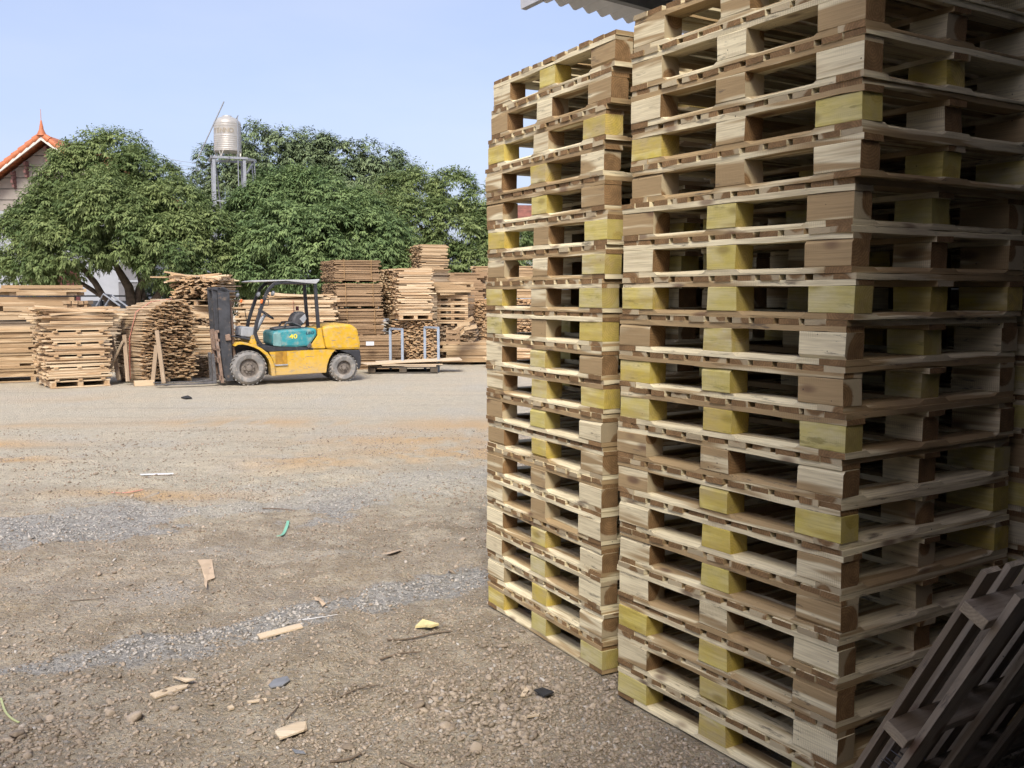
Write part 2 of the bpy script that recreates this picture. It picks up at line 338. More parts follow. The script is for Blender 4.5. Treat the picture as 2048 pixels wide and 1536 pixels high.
# gravel and crumbs of earth: nobody could count them
def ico():
    t = (1+5**.5)/2
    v = np.array([(-1,t,0),(1,t,0),(-1,-t,0),(1,-t,0),(0,-1,t),(0,1,t),(0,-1,-t),(0,1,-t),(t,0,-1),(t,0,1),(-t,0,-1),(-t,0,1)])/math.sqrt(1+t*t)
    f = np.array([(0,11,5),(0,5,1),(0,1,7),(0,7,10),(0,10,11),(1,5,9),(5,11,4),(11,10,2),(10,7,6),(7,1,8),(3,9,4),(3,4,2),(3,2,6),(3,6,8),(3,8,9),(4,9,5),(2,4,11),(6,2,10),(8,6,7),(9,8,1)])
    return v, f
IV, IF = ico()
def stones(name, P, rad, mat, seed, tone=None):
    g = np.random.default_rng(seed); n = len(P)
    d = IV[None]*(1+g.uniform(-.28, .28, (n, 12, 1)))
    sc = np.stack([g.uniform(.8, 1.5, n), g.uniform(.7, 1.1, n), g.uniform(.4, .8, n)], -1)*rad[:, None]
    d = d*sc[:, None]; a = g.uniform(0, 6.28, n); c, s_ = np.cos(a)[:, None], np.sin(a)[:, None]
    x = d[..., 0]*c-d[..., 1]*s_; y = d[..., 0]*s_+d[..., 1]*c
    til = g.normal(0, .25, (n, 2)); z = d[..., 2]+x*til[:, :1]+y*til[:, 1:]
    V = np.stack([x+P[:, :1], y+P[:, 1:2], z+P[:, 2:3]], -1).reshape(-1, 3)
    Fq = (IF[None]+12*np.arange(n)[:, None, None]).reshape(-1, 3)
    return np_mesh(name, V, Fq, mat, {'rnd': np.repeat(g.random(n), 12), 'tone': np.repeat(g.random(n)*.5 if tone is None else np.clip(tone+g.normal(0, .12, n), 0, 1), 12)})
k = NT('gravel_stone'); rr_ = k.attr('rnd'); tn = k.attr('tone')
c1 = k.mix(rr_, (.20,.16,.12), (.43,.355,.275)); c1 = k.mix(k.ramp(tn, .5, .6), c1, k.mix(rr_, (.22,.21,.195), (.52,.495,.455)))
c1 = k.mix(k.ramp(k.noise(k.obj(), 70., 4), .4, .7, 0., .5), c1, (.33,.27,.20))
smat = k.bsdf(c1, .9, 0, spec=.2)
N = 190000
# candidates spread so that nearer ground gets more of them
yy = 2.9+(rng.random(N)**2.0)*9.5; xx = (rng.random(N)*1.35-.62)*yy*1.0
far, g_, o_, w_ = zones(xx, yy)
dens = .20+.75*g_+.6*sm(fbm(xx*2.2, yy*2.2, 3), .48, .66)+.5*(1-sm(seg_d(xx, yy, near_st)+(fbm(xx*3,yy*3)-.5)*.5, .1, .55))+.5*(1-sm(seg_d(xx, yy, heap), .25, .9))
inside = np.zeros(N, bool)
for (C_, a_) in ((CR, AR), (CL, AL)):
    u_, s_ = us(a_); q = np.stack([xx, yy], -1)-C_; inside |= ((q@u_ > -.02) & (q@u_ < 1.16) & (q@s_ > -.02))
keep = (rng.random(N) < dens*.55) & ~inside
xx, yy, g_ = xx[keep], yy[keep], g_[keep]
hp_ = 1-sm(seg_d(xx, yy, heap)+(fbm(xx*4,yy*4)-.5)*.2, .05, .32)
cl_ = sm(fbm(xx*1.7+5, yy*1.7, 3), .50, .62)*(1-g_)*(rng.random(len(xx)) < .25)
rad = .0028+cl_*(.003+.013*rng.random(len(xx))**2)+.0075*rng.random(len(xx))**2.6+.004*g_*rng.random(len(xx))+hp_*(.001+.010*rng.random(len(xx))**2.2)
tag(link('gravel', stones('gravel', np.stack([xx, yy, rough_z(xx, yy)+rad*.25], -1), rad, smat, 5, .12+.6*g_)), 'loose grey brown gravel and crumbs of earth scattered over the dirt yard', 'gravel', kind='stuff')
# ------------------------------------------------------------------ pallets
PW, PD, HP = 1.14, .97, .15
def board(L, wd, th, seed, cham=None, nseg=14, wob=.0016, wane=.35):
    """plank along X; cham = list of (x0,x1) where the +Y top edge is cut back"""
    g = np.random.default_rng(seed); mb = MB()
    xs = list(np.linspace(-L/2, L/2, nseg))
    if cham:
        for a, b in cham: xs += [a, a+.022, b-.022, b]
        xs = sorted(xs)
    ph = g.uniform(0, 50); wn = g.random() < wane; we = g.integers(0, 2); wa, wb = sorted(g.uniform(-L/2, L/2, 2))
    vs = []
    for x in xs:
        c = .0008
        if cham:
            for a, b in cham:
                if a < x < b: c = .017*min(1, (x-a)/.022, (b-x)/.022)
        j = lambda q: (vn(np.array(x*9+ph), np.array(q*7.7+ph)).item()-.5)*2*wob
        cw = [c, .0008]
        if wn and not cham:
            m = max(0, min(x-wa, wb-x))/.08; cw[we] = max(cw[we], min(.009, .009*m)*(.6+.8*vn(np.array(x*30+ph), np.array(ph)).item()))
        y, z = wd/2, th/2
        vs += [(x, -y+j(1), -z+j(2)), (x, -y+j(3), z-cw[1]*.7), (x, -y+cw[1]*1.4+j(3), z+j(4)), (x, y-cw[0]*1.4+j(5), z+j(6)), (x, y+j(5), z-cw[0]*.75), (x, y+j(7), -z+j(8))]
    m = len(xs); fs = []; eg = []
    for i in range(m-1):
        for q in range(6): fs.append((i*6+q, i*6+(q+1)%6, (i+1)*6+(q+1)%6, (i+1)*6+q)); eg.append(0.)
    fs.append(tuple(range(5, -1, -1))); fs.append(tuple((m-1)*6+q for q in range(6))); eg += [1., 1.]
    mb.add(vs, [f[::-1] for f in fs], None, 0., eg); return mb
def block(L, wd, th, seed):
    g = np.random.default_rng(seed); mb = MB(); b = .0022; vs = []
    # box with small chamfers on the long edges, ends slightly off square
    prof = [(-wd/2+b,-th/2),(wd/2-b,-th/2),(wd/2,-th/2+b),(wd/2,th/2-b),(wd/2-b,th/2),(-wd/2+b,th/2),(-wd/2,th/2-b),(-wd/2,-th/2+b)]
    if g.random() < .4: prof[3] = (wd/2, th/2-.012); prof[4] = (wd/2-.01, th/2)
    sk_ = g.normal(0, .0025, 4)
    for x, a, c in ((-L/2, sk_[0], sk_[1]), (L/2, sk_[2], sk_[3])):
        for y, z in prof: vs.append((x+a*y/wd+c*z/th, y, z))
    fs = [tuple(range(7, -1, -1)), tuple(range(8, 16))]+[(q, (q+1)%8, 8+(q+1)%8, 8+q) for q in range(8)]
    mb.add(vs, fs, None, 0., [1., 1.]+[0.]*8); return mb
BH, BT, ST, DT = .088, .021, .02, .02
zb0 = 0; z_bl = BT; z_st = BT+BH; z_dk = z_st+ST
BLK = [(-PD/2+.045, .09), (0., .10), (PD/2-.05, .10)]        # position, size along the depth
BLY = [(-PW/2+.0925, .185), (.003, .145), (PW/2-.095, .19)]  # position, size along the front
SBW = .105                                                   # side bottom boards
inner = PW-2*SBW
notch = [(-PW/2+.185+.004, -.07-.004), (.076+.004, PW/2-.19-.004)]
MV = {}
def var(kind, n, fn, mat):
    MV[kind] = [fn(1000*len(MV)+i).mesh(kind, mat) for i in range(n)]
var('deck_board', 14, lambda s: board(PD, .0835+.004*math.sin(s), DT, s), W['new'])
var('stringer_board', 9, lambda s: board(PW, .092, ST, s, wane=.6, wob=.003), W['new'])
var('front_bottom_board', 7, lambda s: board(inner, .098, BT, s, [(a, b) for a, b in notch]), W['new'])
var('bottom_board', 6, lambda s: board(inner, .098, BT, s), W['new'])
var('side_bottom_board', 7, lambda s: board(PD, SBW, BT, s, [(-PD/2+.1, -.06), (.06, PD/2-.11)]), W['new'])
for nm, (ly, lx) in {'corner': (.185, .09), 'middle': (.145, .09), 'inner': (.145, .10), 'rear': (.19, .10)}.items():
    var('block_'+nm, 4, lambda s: block(ly, lx, BH-.0006, s), W['new'])
    var('yblock_'+nm, 2, lambda s: block(ly, lx, BH-.0006, s), W['yel'])
def deck_ys():
    ys = [-PW/2+.042, -PW/2+.042+.0845]; e = [PW/2-.042-.0845, PW/2-.042]
    a, b = ys[-1], e[0]
    return ys+[a+(b-a)*(i+1)/8 for i in range(7)]+e
DYS = deck_ys()
RZ90 = math.pi/2
def pallet(loc, rz, yel, label, group, g):
    p = empty('wooden_pallet', loc, rz, label, 'pallet', group)
    j = lambda s=.0015: float(g.normal(0, s))
    pick = lambda kd: MV[kd][g.integers(0, len(MV[kd]))]
    fl = lambda: math.pi*int(g.integers(0, 2))
    for y in DYS: link('deck_board', pick('deck_board'), p, (j(.003), y+j(.0012), z_dk+DT/2), (fl(), 0, j(.002)))
    for x in (-PD/2+.047, 0, PD/2-.047): link('stringer_board', pick('stringer_board'), p, (x+j(.002), j(.003), z_st+ST/2+.0005), (0, 0, RZ90))
    for xi, (x, lx) in enumerate(BLK):
        for yi, (y, ly) in enumerate(BLY):
            isy = yel[yi] if xi == 0 else (g.random() < .35)
            kd = ('y' if isy else '')+'block_'+('inner' if xi == 1 else ('middle' if yi == 1 else ('corner' if xi == 0 else 'rear')))
            b = link('block', pick(kd), p, (x+j(.002), y+(0 if yi == 1 else j(.0015)), z_bl+BH/2), (fl(), 0, RZ90+fl()+j(.008)))
            if isy: b['label'] = 'block painted yellow'
    link('bottom_board', pick('front_bottom_board'), p, (-PD/2+.05+j(), 0, BT/2), (0, 0, RZ90))
    link('bottom_board', pick('bottom_board'), p, (j(), 0, BT/2), (0, 0, RZ90))
    link('bottom_board', pick('bottom_board'), p, (PD/2-.05, 0, BT/2), (0, 0, -RZ90))
    link('bottom_board', pick('side_bottom_board'), p, (j(), -PW/2+SBW/2, BT/2), (0, 0, math.pi))
    link('bottom_board', pick('side_bottom_board'), p, (j(), PW/2-SBW/2, BT/2), (0, 0, 0))
    return p
ORD = 'lowest second third fourth fifth sixth seventh eighth ninth tenth eleventh twelfth thirteenth fourteenth fifteenth sixteenth seventeenth eighteenth topmost'.split()
def ydesc(y):
    n = [nm for nm, f in zip(('left', 'middle', 'right'), y) if f]
    if not n: return 'no yellow front block'
    if len(n) == 3: return 'all three front blocks yellow'
    return ' and '.join(n)+' front block'+('s' if len(n) > 1 else '')+' yellow'
def stack(C, a, pat, off, name, group, seed):
    g = np.random.default_rng(seed); u, s = us(a)
    for i in range(19):
        y = tuple(ch[i] == 'y' for ch in pat); lv = 18-i
        du, dyaw = off.get(i, (0, 0))
        # pat columns are listed left, middle, right as seen; local +y points to the far (left) end
        c = C+u*(PW/2)+s*(PD/2)-u*(du+g.normal(0, .003))+s*g.normal(0, .003)
        rz = a+R(dyaw)+g.normal(0, .0035)
        lab = f"{ORD[lv]} pallet{'' if lv in (0, 18) else ' from the ground'} in the {name} stack, {ydesc(y)}"
        pallet((c[0], c[1], lv*HP), rz, (y[2], y[1], y[0]), lab, group, g)
patR = ('nnnynnnynyynnnnnyny', 'nnnnnyyyyyynyyynyyy', 'nnnynnnynnynynnnnny')
patL = ('nnynnynyynnnnnnnnny', 'ynnyynnnnyyyynnyyyy', 'nnynnyyyynynnnnnnny')
offR = {0:(.05,-1.2),1:(.045,-1.3),2:(.04,-1.2),3:(.04,-1.2),4:(.045,-1.3),6:(.008,0),7:(.006,.2),8:(-.006,0),9:(-.006,-.3),11:(-.013,.2),12:(-.006,0),13:(-.006,.3),16:(.004,0)}
offL = {0:(.075,-.6),1:(.055,-.6),2:(.02,-.4),3:(0,0),5:(.012,0),6:(.01,.3),8:(-.005,0),11:(-.006,0),17:(.003,.2),18:(.008,0)}
stack(CR, AR, patR, offR, 'nearer right', 'pallets of the nearer right stack', 11)
stack(CL, AL, patL, offL, 'farther left', 'pallets of the farther left stack', 12)
# stacks deeper in the shed: mostly hidden, so three parts each
def simple_parts(seed):
    g = np.random.default_rng(seed); d = MB(); q = MB()
    for y in DYS: d.box((0, y, z_dk+DT/2), (PD, .083, DT), rnd=g.random())
    for x in (-PD/2+.047, 0, PD/2-.047): d.box((x, 0, z_st+ST/2), (.092, PW, ST-.001), rnd=g.random(), ln=1)
    for x in (-PD/2+.05, 0, PD/2-.05): q.box((x, 0, BT/2), (.098, inner, BT), rnd=g.random(), ln=1)
    for y in (-PW/2+SBW/2, PW/2-SBW/2): q.box((0, y, BT/2), (PD, SBW, BT), rnd=g.random())
    return d.mesh('deck', W['new']), q.mesh('base', W['new'])
SP = [simple_parts(200+i) for i in range(5)]
def back_stack(C, a, n, where, seed):
    g = np.random.default_rng(seed); u, s = us(a)
    for i in range(n):
        c = C+u*(PW/2)+s*(PD/2)+g.normal(0, .006, 2)
        p = empty('wooden_pallet', (c[0], c[1], i*HP), a+g.normal(0, .005), f"{ORD[i] if i < n-1 else 'topmost'} pallet of the half hidden stack {where}", 'pallet', 'pallets of the stack '+where)
        m = SP[g.integers(0, 5)]
        for nm, me in zip(('deck', 'base'), m): link(nm, me, p)
        for xi, (x, lx) in enumerate(BLK):
            for yi, (y, ly) in enumerate(BLY):
                kd = ('y' if g.random() < .35 else '')+'block_'+('inner' if xi == 1 else ('middle' if yi == 1 else ('corner' if xi == 0 else 'rear')))
                link('block', MV[kd][g.integers(0, len(MV[kd]))], p, (x, y, z_bl+BH/2), (0, 0, RZ90))
uR, sR = us(AR); uL, sL = us(AL)
back_stack(CL+sL*1.03+uL*.02, AL, 14, 'behind the farther left stack', 31)
back_stack(CR+sR*1.05-uR*.10, AR, 18, 'behind the nearer right stack', 32)
# old pallets leaning beside the right stack
def leaning(orig, out, name_label, seed, wide=1.1):
    g = np.random.default_rng(seed)
    el = Vector((-uR[0]*.471, -uR[1]*.471, .882)).normalized(); ew = Vector((sR[0], sR[1], 0)); et = el.cross(ew).normalized()
    if et.dot(Vector((-uR[0], -uR[1], 0))) < 0: et = -et
    M = Matrix((ew, et, el)).transposed().to_4x4(); M.translation = Vector(orig)
    p = empty('old_pallet', label=name_label, cat='pallet'); p.matrix_world = M
    L = 1.13
    for i in range(8):
        mb = MB(); mb.box((0, 0, 0), (.072, .018, L+g.normal(0, .006)), rnd=g.random(), ln=2)
        mb.build('slat', W['old'], p, (.038+i*.122, .009, L/2+g.normal(0, .008)), (0, g.normal(0, .006), 0))
    for z in (.17, .54, 1.02):
        mb = MB(); mb.box((0, 0, 0), (wide, .080, .036), rnd=g.random(), ln=0)
        mb.build('cross_beam', W['old'], p, (wide/2-.012+g.normal(0, .01), .0185+.040, z), (g.normal(0, .02), 0, 0), bevel=.003)
    for i in range(4):
        mb = MB(); mb.box((0, 0, 0), (.09, .02, L), rnd=g.random(), ln=2)
        mb.build('slat', W['old'], p, (.05+i*.32, .099+.0105, L/2+g.normal(0, .01)), (0, g.normal(0, .006), 0))
    return p
STL = flat('bare_steel', (.15,.15,.155), .45, .6, .3, 20.)
lp = leaning((CR[0]-sR[0]*.13-uR[0]*.02, CR[1]-sR[1]*.13-uR[1]*.02, .0), 0, 'weathered grey pallet leaning beside the foot of the nearer right stack', 41)
for i in range(12):
    g = np.random.default_rng(400+i); mb = MB(); mb.tube([(0,0,0), (0,.045+g.random()*.03,.012)], .0013, 6)
    mb.build('nail', STL, lp, (.10+.012*(i%6)*2+g.random()*.01, .02, .30+.012*(i//2)+.03*(i%2)))
# ------------------------------------------------------------------ shed
ts = Vector((.78, .626, 0)).normalized(); tn_ = Vector((.626, -.78, 0)).normalized()
SHEET = flat('corrugated_sheet', (.62,.63,.64), .55, .25, .10, 3.); SHW = flat('shed_wall_sheet', (.10,.105,.11), .8, 0, .2, 2.)
GSTEEL = flat('painted_steel', (.16,.165,.16), .6, 0, .2, 8.); WSTEEL = flat('white_rail', (.42,.43,.45), .55, 0, .06, 8.)
shed = empty('timber_shed', (.34, 7.17, 0), label='open timber shed with a pale corrugated roof edge above the pallet stacks', cat='shed')
def L3(s, n, z): v = ts*s+tn_*n; return (v.x, v.y, z)
def corrugated(s0, s1, n0, n1, z, slope, name, mat, ridge='n', pitch=.15, amp=.022):
    mb = MB(); ns = int((s1-s0)/pitch*6); vs = []; fs = []
    for i in range(ns+1):
        s = s0+(s1-s0)*i/ns; dz = amp*math.sin(2*math.pi*s/pitch)
        for th in (0, .0025):
            for n in (n0, n1): vs.append(L3(s, n, z+dz+th+slope*(n-n0)))
    for i in range(ns):
        a = i*4; b = a+4
        fs += [(a, b, b+1, a+1), (a+2, a+3, b+3, b+2), (a, a+2, b+2, b), (a+1, b+1, b+3, a+3)]
    fs += [(0, 1, 3, 2), (ns*4, ns*4+2, ns*4+3, ns*4+1)]
    mb.add(vs, fs); return mb.build(name, mat, shed, smooth=50)
corrugated(.0, 9.5, -.45, 2.9, 4.0, .08, 'roof_sheet', SHEET)
def lbar(name, a, b, w, h, mat):
    mb = MB(); mb.bar(L3(*a), L3(*b), w, h); return mb.build(name, mat, shed)
lbar('verge_rail', (-.04, -.36, 3.895), (-.04, 3., 4.16), .05, .08, WSTEEL)
lbar('purlin', (.03, .16, 3.935), (9.5, .16, 3.935), .06, .11, GSTEEL)
lbar('purlin', (.03, 1.5, 4.04), (9.5, 1.5, 4.04), .06, .11, GSTEEL)
lbar('purlin', (.03, 2.8, 4.14), (9.5, 2.8, 4.14), .06, .11, GSTEEL)
# main roof out of view, outline shaped for its shade; walls right and behind
mb = MB()
def slab(pts, z0, z1):
    n = len(pts); vs = [(p[0], p[1], z0) for p in pts]+[(p[0], p[1], z1) for p in pts]
    mb.add(vs, [tuple(range(n-1, -1, -1)), tuple(range(n, 2*n))]+[(i, (i+1)%n, n+(i+1)%n, n+i) for i in range(n)])
ox, oy = -.34, -7.17
MAIN = [(.0, 5.2), (.7, 6.2), (3.6, 8.2), (9.6, 11.3), (16, 3.5), (6, -9), (-.6, -9), (-.6, -4), (.3, -.6), (.8, 1.4), (1.2, 2.75)]
slab([(x+ox, y+oy) for x, y in MAIN[::-1]], 4.4, 4.48); mb.build('shade_roof', SHW, shed)
def wallbar(name, a, b, z0, z1):
    mb = MB(); mb.bar((a[0]+ox, a[1]+oy, (z0+z1)/2), (b[0]+ox, b[1]+oy, (z0+z1)/2), .08, z1-z0); mb.build(name, SHW, shed)
wallbar('wall', (2.9, 5.95), (9.6, 11.3), -.1, 4.38); wallbar('wall', (9.6, 11.3), (16, 3.5), -.1, 4.38)
wallbar('wall', (16, 3.5), (6, -9), -.1, 4.38); wallbar('wall', (6, -9), (-.6, -9), -.1, 4.38)
pA = CR-uR*.92-sR*.38;  pB = CR-uR*.92+sR*7
wallbar('wall', pA, pB, -.1, 4.38)  # unseen partition, added to keep light off the right stack's side faces
wallbar('wall', (-2.4, .9), (-.6, -4), -.1, 3.6); wallbar('wall', (-.6, -4), (-.6, -9), -.1, 4.38)  # unseen walls, added to block low light from behind left
for q in ((2.85, 5.9), (-.5, -8.9), (9.5, 11.2)):
    mb = MB(); mb.box((q[0]+ox, q[1]+oy, 2.15), (.16, .16, 4.5)); mb.build('column', GSTEEL, shed)
# ------------------------------------------------------------------ plank stacks
def planks(mb, x0, x1, d0, d1, z0, z1, th, pw, along='x', je=.03, jt=.25, gap=.08, skip=.0, yaw=.004, sag=0., taper=0., g=None):
    z = z0; n = 0
    while z < z1-th*.5:
        t = th*(1+g.uniform(-jt, jt)*.5); fr = (z-z0)/max(1e-6, z1-z0)
        if along == 'x':
            y = d0+g.uniform(0, .3)*pw
            lx0 = x0+g.normal(0, je*.4)+taper*fr; lx1 = x1+g.normal(0, je*.4)-taper*fr
            while y < d1-.3*pw:
                w_ = pw*(1+g.uniform(-.25, .2)); a = lx0+g.normal(0, je); b = lx1+g.normal(0, je)
                if g.random() < .12: b -= g.random()*(x1-x0)*.35
                elif g.random() < .08: a += g.random()*(x1-x0)*.3
                if g.random() > skip:
                    M = Matrix.Rotation(g.normal(0, yaw), 3, 'Z') @ Matrix.Rotation(g.normal(0, yaw*.6), 3, 'Y') @ Matrix.Rotation(g.normal(0, .03), 3, 'X')
                    mb.box(((a+b)/2, y+w_/2+g.normal(0, .012), z+t/2), (b-a, w_*(1-gap), t*(1-.1*g.random())), M, rnd=g.random(), ln=0)
                y += w_
        else:
            x = x0+g.normal(0, je*.5)+taper*fr; ly0 = d0; ly1 = d1
            while x < x1-taper*fr-.3*pw:
                w_ = pw*(1+g.uniform(-.35, .35)); a = ly0+g.normal(0, je); b = ly1+g.normal(0, je)
                if g.random() > skip:
                    dz = sag*math.sin(math.pi*(x-x0)/(x1-x0))
                    M = Matrix.Rotation(g.normal(0, yaw), 3, 'Z') @ Matrix.Rotation(g.normal(0, .05+.25*(jt > .5)), 3, 'Y')
                    mb.box((x+w_/2, (a+b)/2, z+t/2+dz+g.normal(0, th*.12)), (w_*(1-gap), b-a, t*(1-.15*g.random())), M, rnd=g.random(), ln=1)
                x += w_
        z += t
_pn = [0]
def pstack(label, px0, px1, pyt, pyb, Y, depth, th, pw, mat, along='x', rz=0., bundles=1, sticks=False, base=None, strap=None, name='plank_stack', cat='plank stack', group=None, z0=None, **kw):
    """one pile from pixel extents at its front depth Y; each bundle is one thing; returns world box"""
    _pn[0] += 1; g = np.random.default_rng(900+_pn[0])
    a = at(px0, pyb, Y); kx = (px1-1024)/(F*cp) if False else at(px1, pyb, 1.)[0]; c_, s_ = math.cos(rz), math.sin(rz)
    w_ = (kx*Y-a[0])/(c_-kx*s_); Ym = Y+w_*.5*s_; cx = a[0]+w_*.5*c_
    zb = max(0., at(px0, pyb, Ym)[2]) if z0 is None else z0; zt = at(px0, pyt, Ym)[2]; Y = Ym
    if pyb > 768 and z0 is None: zb = 0.
    if base:
        pl = empty('base_pallet', (cx, Y, zb), rz, base, 'pallet'); h = .13
        d = MB()
        for i in range(7): d.box((0, depth*(i+.5)/7, h-.012), (w_, depth/7*.8, .022), rnd=g.random(), ln=0)
        d.build('deck', mat, pl); zb += h
        for i in range(3):
            q = MB(); q.box((-w_/2+.06+(w_-.12)*i/2, depth/2, .02+.042), (.09, depth*.98, .083), rnd=g.random(), ln=1); q.build('runner', mat, pl)
            e = MB(); e.box((0, .05+(depth-.1)*i/2, .011), (w_*.99, .09, .021), rnd=g.random(), ln=0); e.build('bottom_board', mat, pl)
    H_ = (zt-zb)/bundles
    for i in range(bundles):
        lab = label if bundles == 1 else f"{('lowest' if i == 0 else ('topmost' if i == bundles-1 else ('second' if i == 1 else 'third')))+(' from the ground' if 0 < i < bundles-1 else '')} {label}"
        t = empty(name, (cx+(g.normal(0, .012) if bundles > 1 else 0), Y, zb+H_*i), rz+g.normal(0, .012)*(bundles > 1), lab, cat, group)
        mb = MB(); s0 = .034 if sticks else 0
        planks(mb, -w_/2, w_/2, 0, depth, s0, H_-.002, th, pw, along, g=g, **kw)
        mb.build('planks', mat, t)
        if sticks:
            sb = MB()
            for q in (.12, .5, .88):
                if along == 'x': sb.box((-w_/2+w_*q, depth/2, .016), (.07, depth*1.02, .032), rnd=g.random(), ln=1)
                else: sb.box((0, depth*q, .016), (w_, .06, .032), rnd=g.random(), ln=0)
            sb.build('spacer', mat, t)
        if strap:
            for q in strap[1]:
                sb = MB(); x = -w_/2+w_*q; o = .022
                pr = [(x, -o, s0), (x, -o, H_+.012), (x, depth+o, H_+.012), (x, depth+o, s0), (x, -o, s0)]
                for r0, r1 in zip(pr[:-1], pr[1:]): sb.bar(r0, r1, .075 if strap[0] == PINK else .035, .004, up=(0, 1, 0) if r0[1] != r1[1] else (1, 0, 0))
                sb.build('strap', strap[0], t)
PINK = flat('pink_strap', (.66,.26,.19), .6, 0, .1, 5.); YSTR = flat('tan_strap', (.52,.34,.16), .6, 0, .1, 5.)
BLUEST = flat('blue_grey_steel', (.30,.36,.44), .5, .1, .12, 8.)
rb = .12
# left of the forklift
pstack('weathered wide plank stack cut by the left photo edge', -130, 74, 652, 768, 18.3, 1.0, .05, .12, W['warm'], rz=.45, je=.03, base='dark base pallet under the weathered stack at the left photo edge')
pstack('bright pale plank bundle in the tall front pile', 101, 222, 640, 779, 17.6, 1.2, .027, .10, W['pale'], rz=.62, bundles=5, sticks=True, je=.06, base='pallet under the tall bright pale pile at left', group='bundles of the tall bright pile', taper=-.01, jt=.4)
pstack('loose pale planks heaped on the tall bright front pile', 86, 230, 616, 641, 17.6, 1.1, .03, .10, W['pale'], rz=.60, je=.13, yaw=.07, z0=at(90, 641, 17.9)[2], name='plank_heap', cat='plank heap', jt=.5)
pstack('thick squared beams stacked crosswise behind the left pale pile', -10, 148, 592, 622, 21.5, .9, .10, .14, W['warm'], rz=.42, je=.16, jt=.4, z0=at(0, 640, 21.5)[2], name='beam_stack', cat='beam stack')
pstack('short topmost row of thick beams behind the left pale pile', 22, 155, 567, 590, 21.6, .8, .075, .13, W['warm'], rz=.40, je=.22, z0=at(0, 591, 21.7)[2], name='beam_stack', cat='beam stack', skip=.1)
pstack('rough plank stack under the thick beams at the far left', -30, 165, 640, 730, 21.5, 1.0, .05, .12, W['grey'], rz=.42, je=.08, z0=0)
pstack('small cut blocks piled at the right end of the thick beams', 130, 172, 602, 622, 20.8, .35, .075, .10, W['warm'], along='y', je=.05, skip=.15, z0=at(0, 622, 20.8)[2], name='block_pile', cat='block pile')
pstack('low grey plank stack behind the tilted strapped bundle', 150, 330, 618, 730, 21.9, 1.0, .03, .11, W['grey'], rz=.2, je=.12, yaw=.03, z0=0, jt=.5)
# tilted bundle with stakes
g = np.random.default_rng(77)
t = empty('plank_bundle', (*at(336, 755, 18.8)[:2], .09), .80, 'tilted strapped bundle of rough planks with ragged ends, left of the forklift', 'plank bundle')
mb = MB()
w_ = 1.10
for z in np.arange(0, 1.42, .026):
    fr = z/1.42; hw = w_/2*(1-.5*max(0, fr-.62)**1.2*2.2); x = -hw
    while x < hw:
        pw_ = .085*(1+g.uniform(-.35, .35)); off = .35*fr**1.5*.4
        zz = z+.10*math.cos(x/hw*1.4)*fr+(x*.16)*fr
        M = Matrix.Rotation(g.normal(0, .02), 3, 'Z') @ Matrix.Rotation(.16*fr+g.normal(0, .12), 3, 'Y') @ Matrix.Rotation(g.normal(0, .02)-.02, 3, 'X')
        L_ = 1.15+g.normal(0, .05)
        mb.box((x+pw_/2, .55+g.normal(0, .045)-off, zz), (pw_*.93, L_, .022), M, rnd=g.random(), ln=1); x += pw_
mb.build('planks', W['end'], t)
mb = MB(); yb_ = .02
arc = [(-w_/2-.04, .38, .0), (-w_/2-.03, .36, .8), (-w_/2+.10, .33, 1.30), (-.15, .3, 1.50), (.25, .3, 1.55), (w_/2-.1, .31, 1.32), (w_/2+.03, .35, .8)]
for a_, b_ in zip(arc[:-1], arc[1:]): mb.bar(a_, b_, .035, .005)
mb.build('strap', PINK, t)
pl = empty('base_pallet', (*at(336, 755, 18.8)[:2], 0), .80, 'low pallet under the tilted strapped bundle', 'pallet')
for q in (-.5, 0, .5): mb = MB(); mb.box((q*.9, .5, .045), (.09, 1.0, .07), rnd=g.random(), ln=1); mb.build('runner', W['grey'], pl)
mb = MB()
for q in range(6): mb.box((0, .08+q*.17, .086), (1.08, .11, .016), rnd=g.random())
mb.build('deck', W['grey'], pl)
def stake(label, x0, y0, x1, y1, Yb, Yt, wd=.075):
    a = at(x0, y0, Yb); b = at(x1, y1, Yt); a[2] = max(a[2], .0); mb = MB(); mb.bar(a, b, wd, .035, rnd=random.random(), up=(0, 1, 0)); o = mb.build('stake', W['grey'], None); tag(o, label, 'stake'); return o
stake('leftmost timber stake propping the tilted bundle', 238, 760, 222, 674, 18.6, 18.9)
stake('upright timber stake below the pink strap of the tilted bundle', 256, 763, 249, 670, 18.3, 18.5)
stake('thin slanting prop crossing the left stakes of the tilted bundle', 222, 735, 246, 682, 18.5, 18.4, .04)
stake('tall pale stake leaning on the ragged front of the tilted bundle', 328, 766, 314, 661, 18.1, 18.35)
stake('short stake behind the tall leaning stake at the tilted bundle', 306, 762, 313, 690, 18.3, 18.5)
p = at(288, 762, 18.2); mb = MB(); mb.box((0, 0, .05), (.36, .12, .10), rnd=.3, ln=0); tag(mb.build('timber_block', W['pale'], None, (p[0], p[1], 0), (0, 0, .5), bevel=.004), 'short pale timber block on the ground before the tilted bundle', 'timber block')
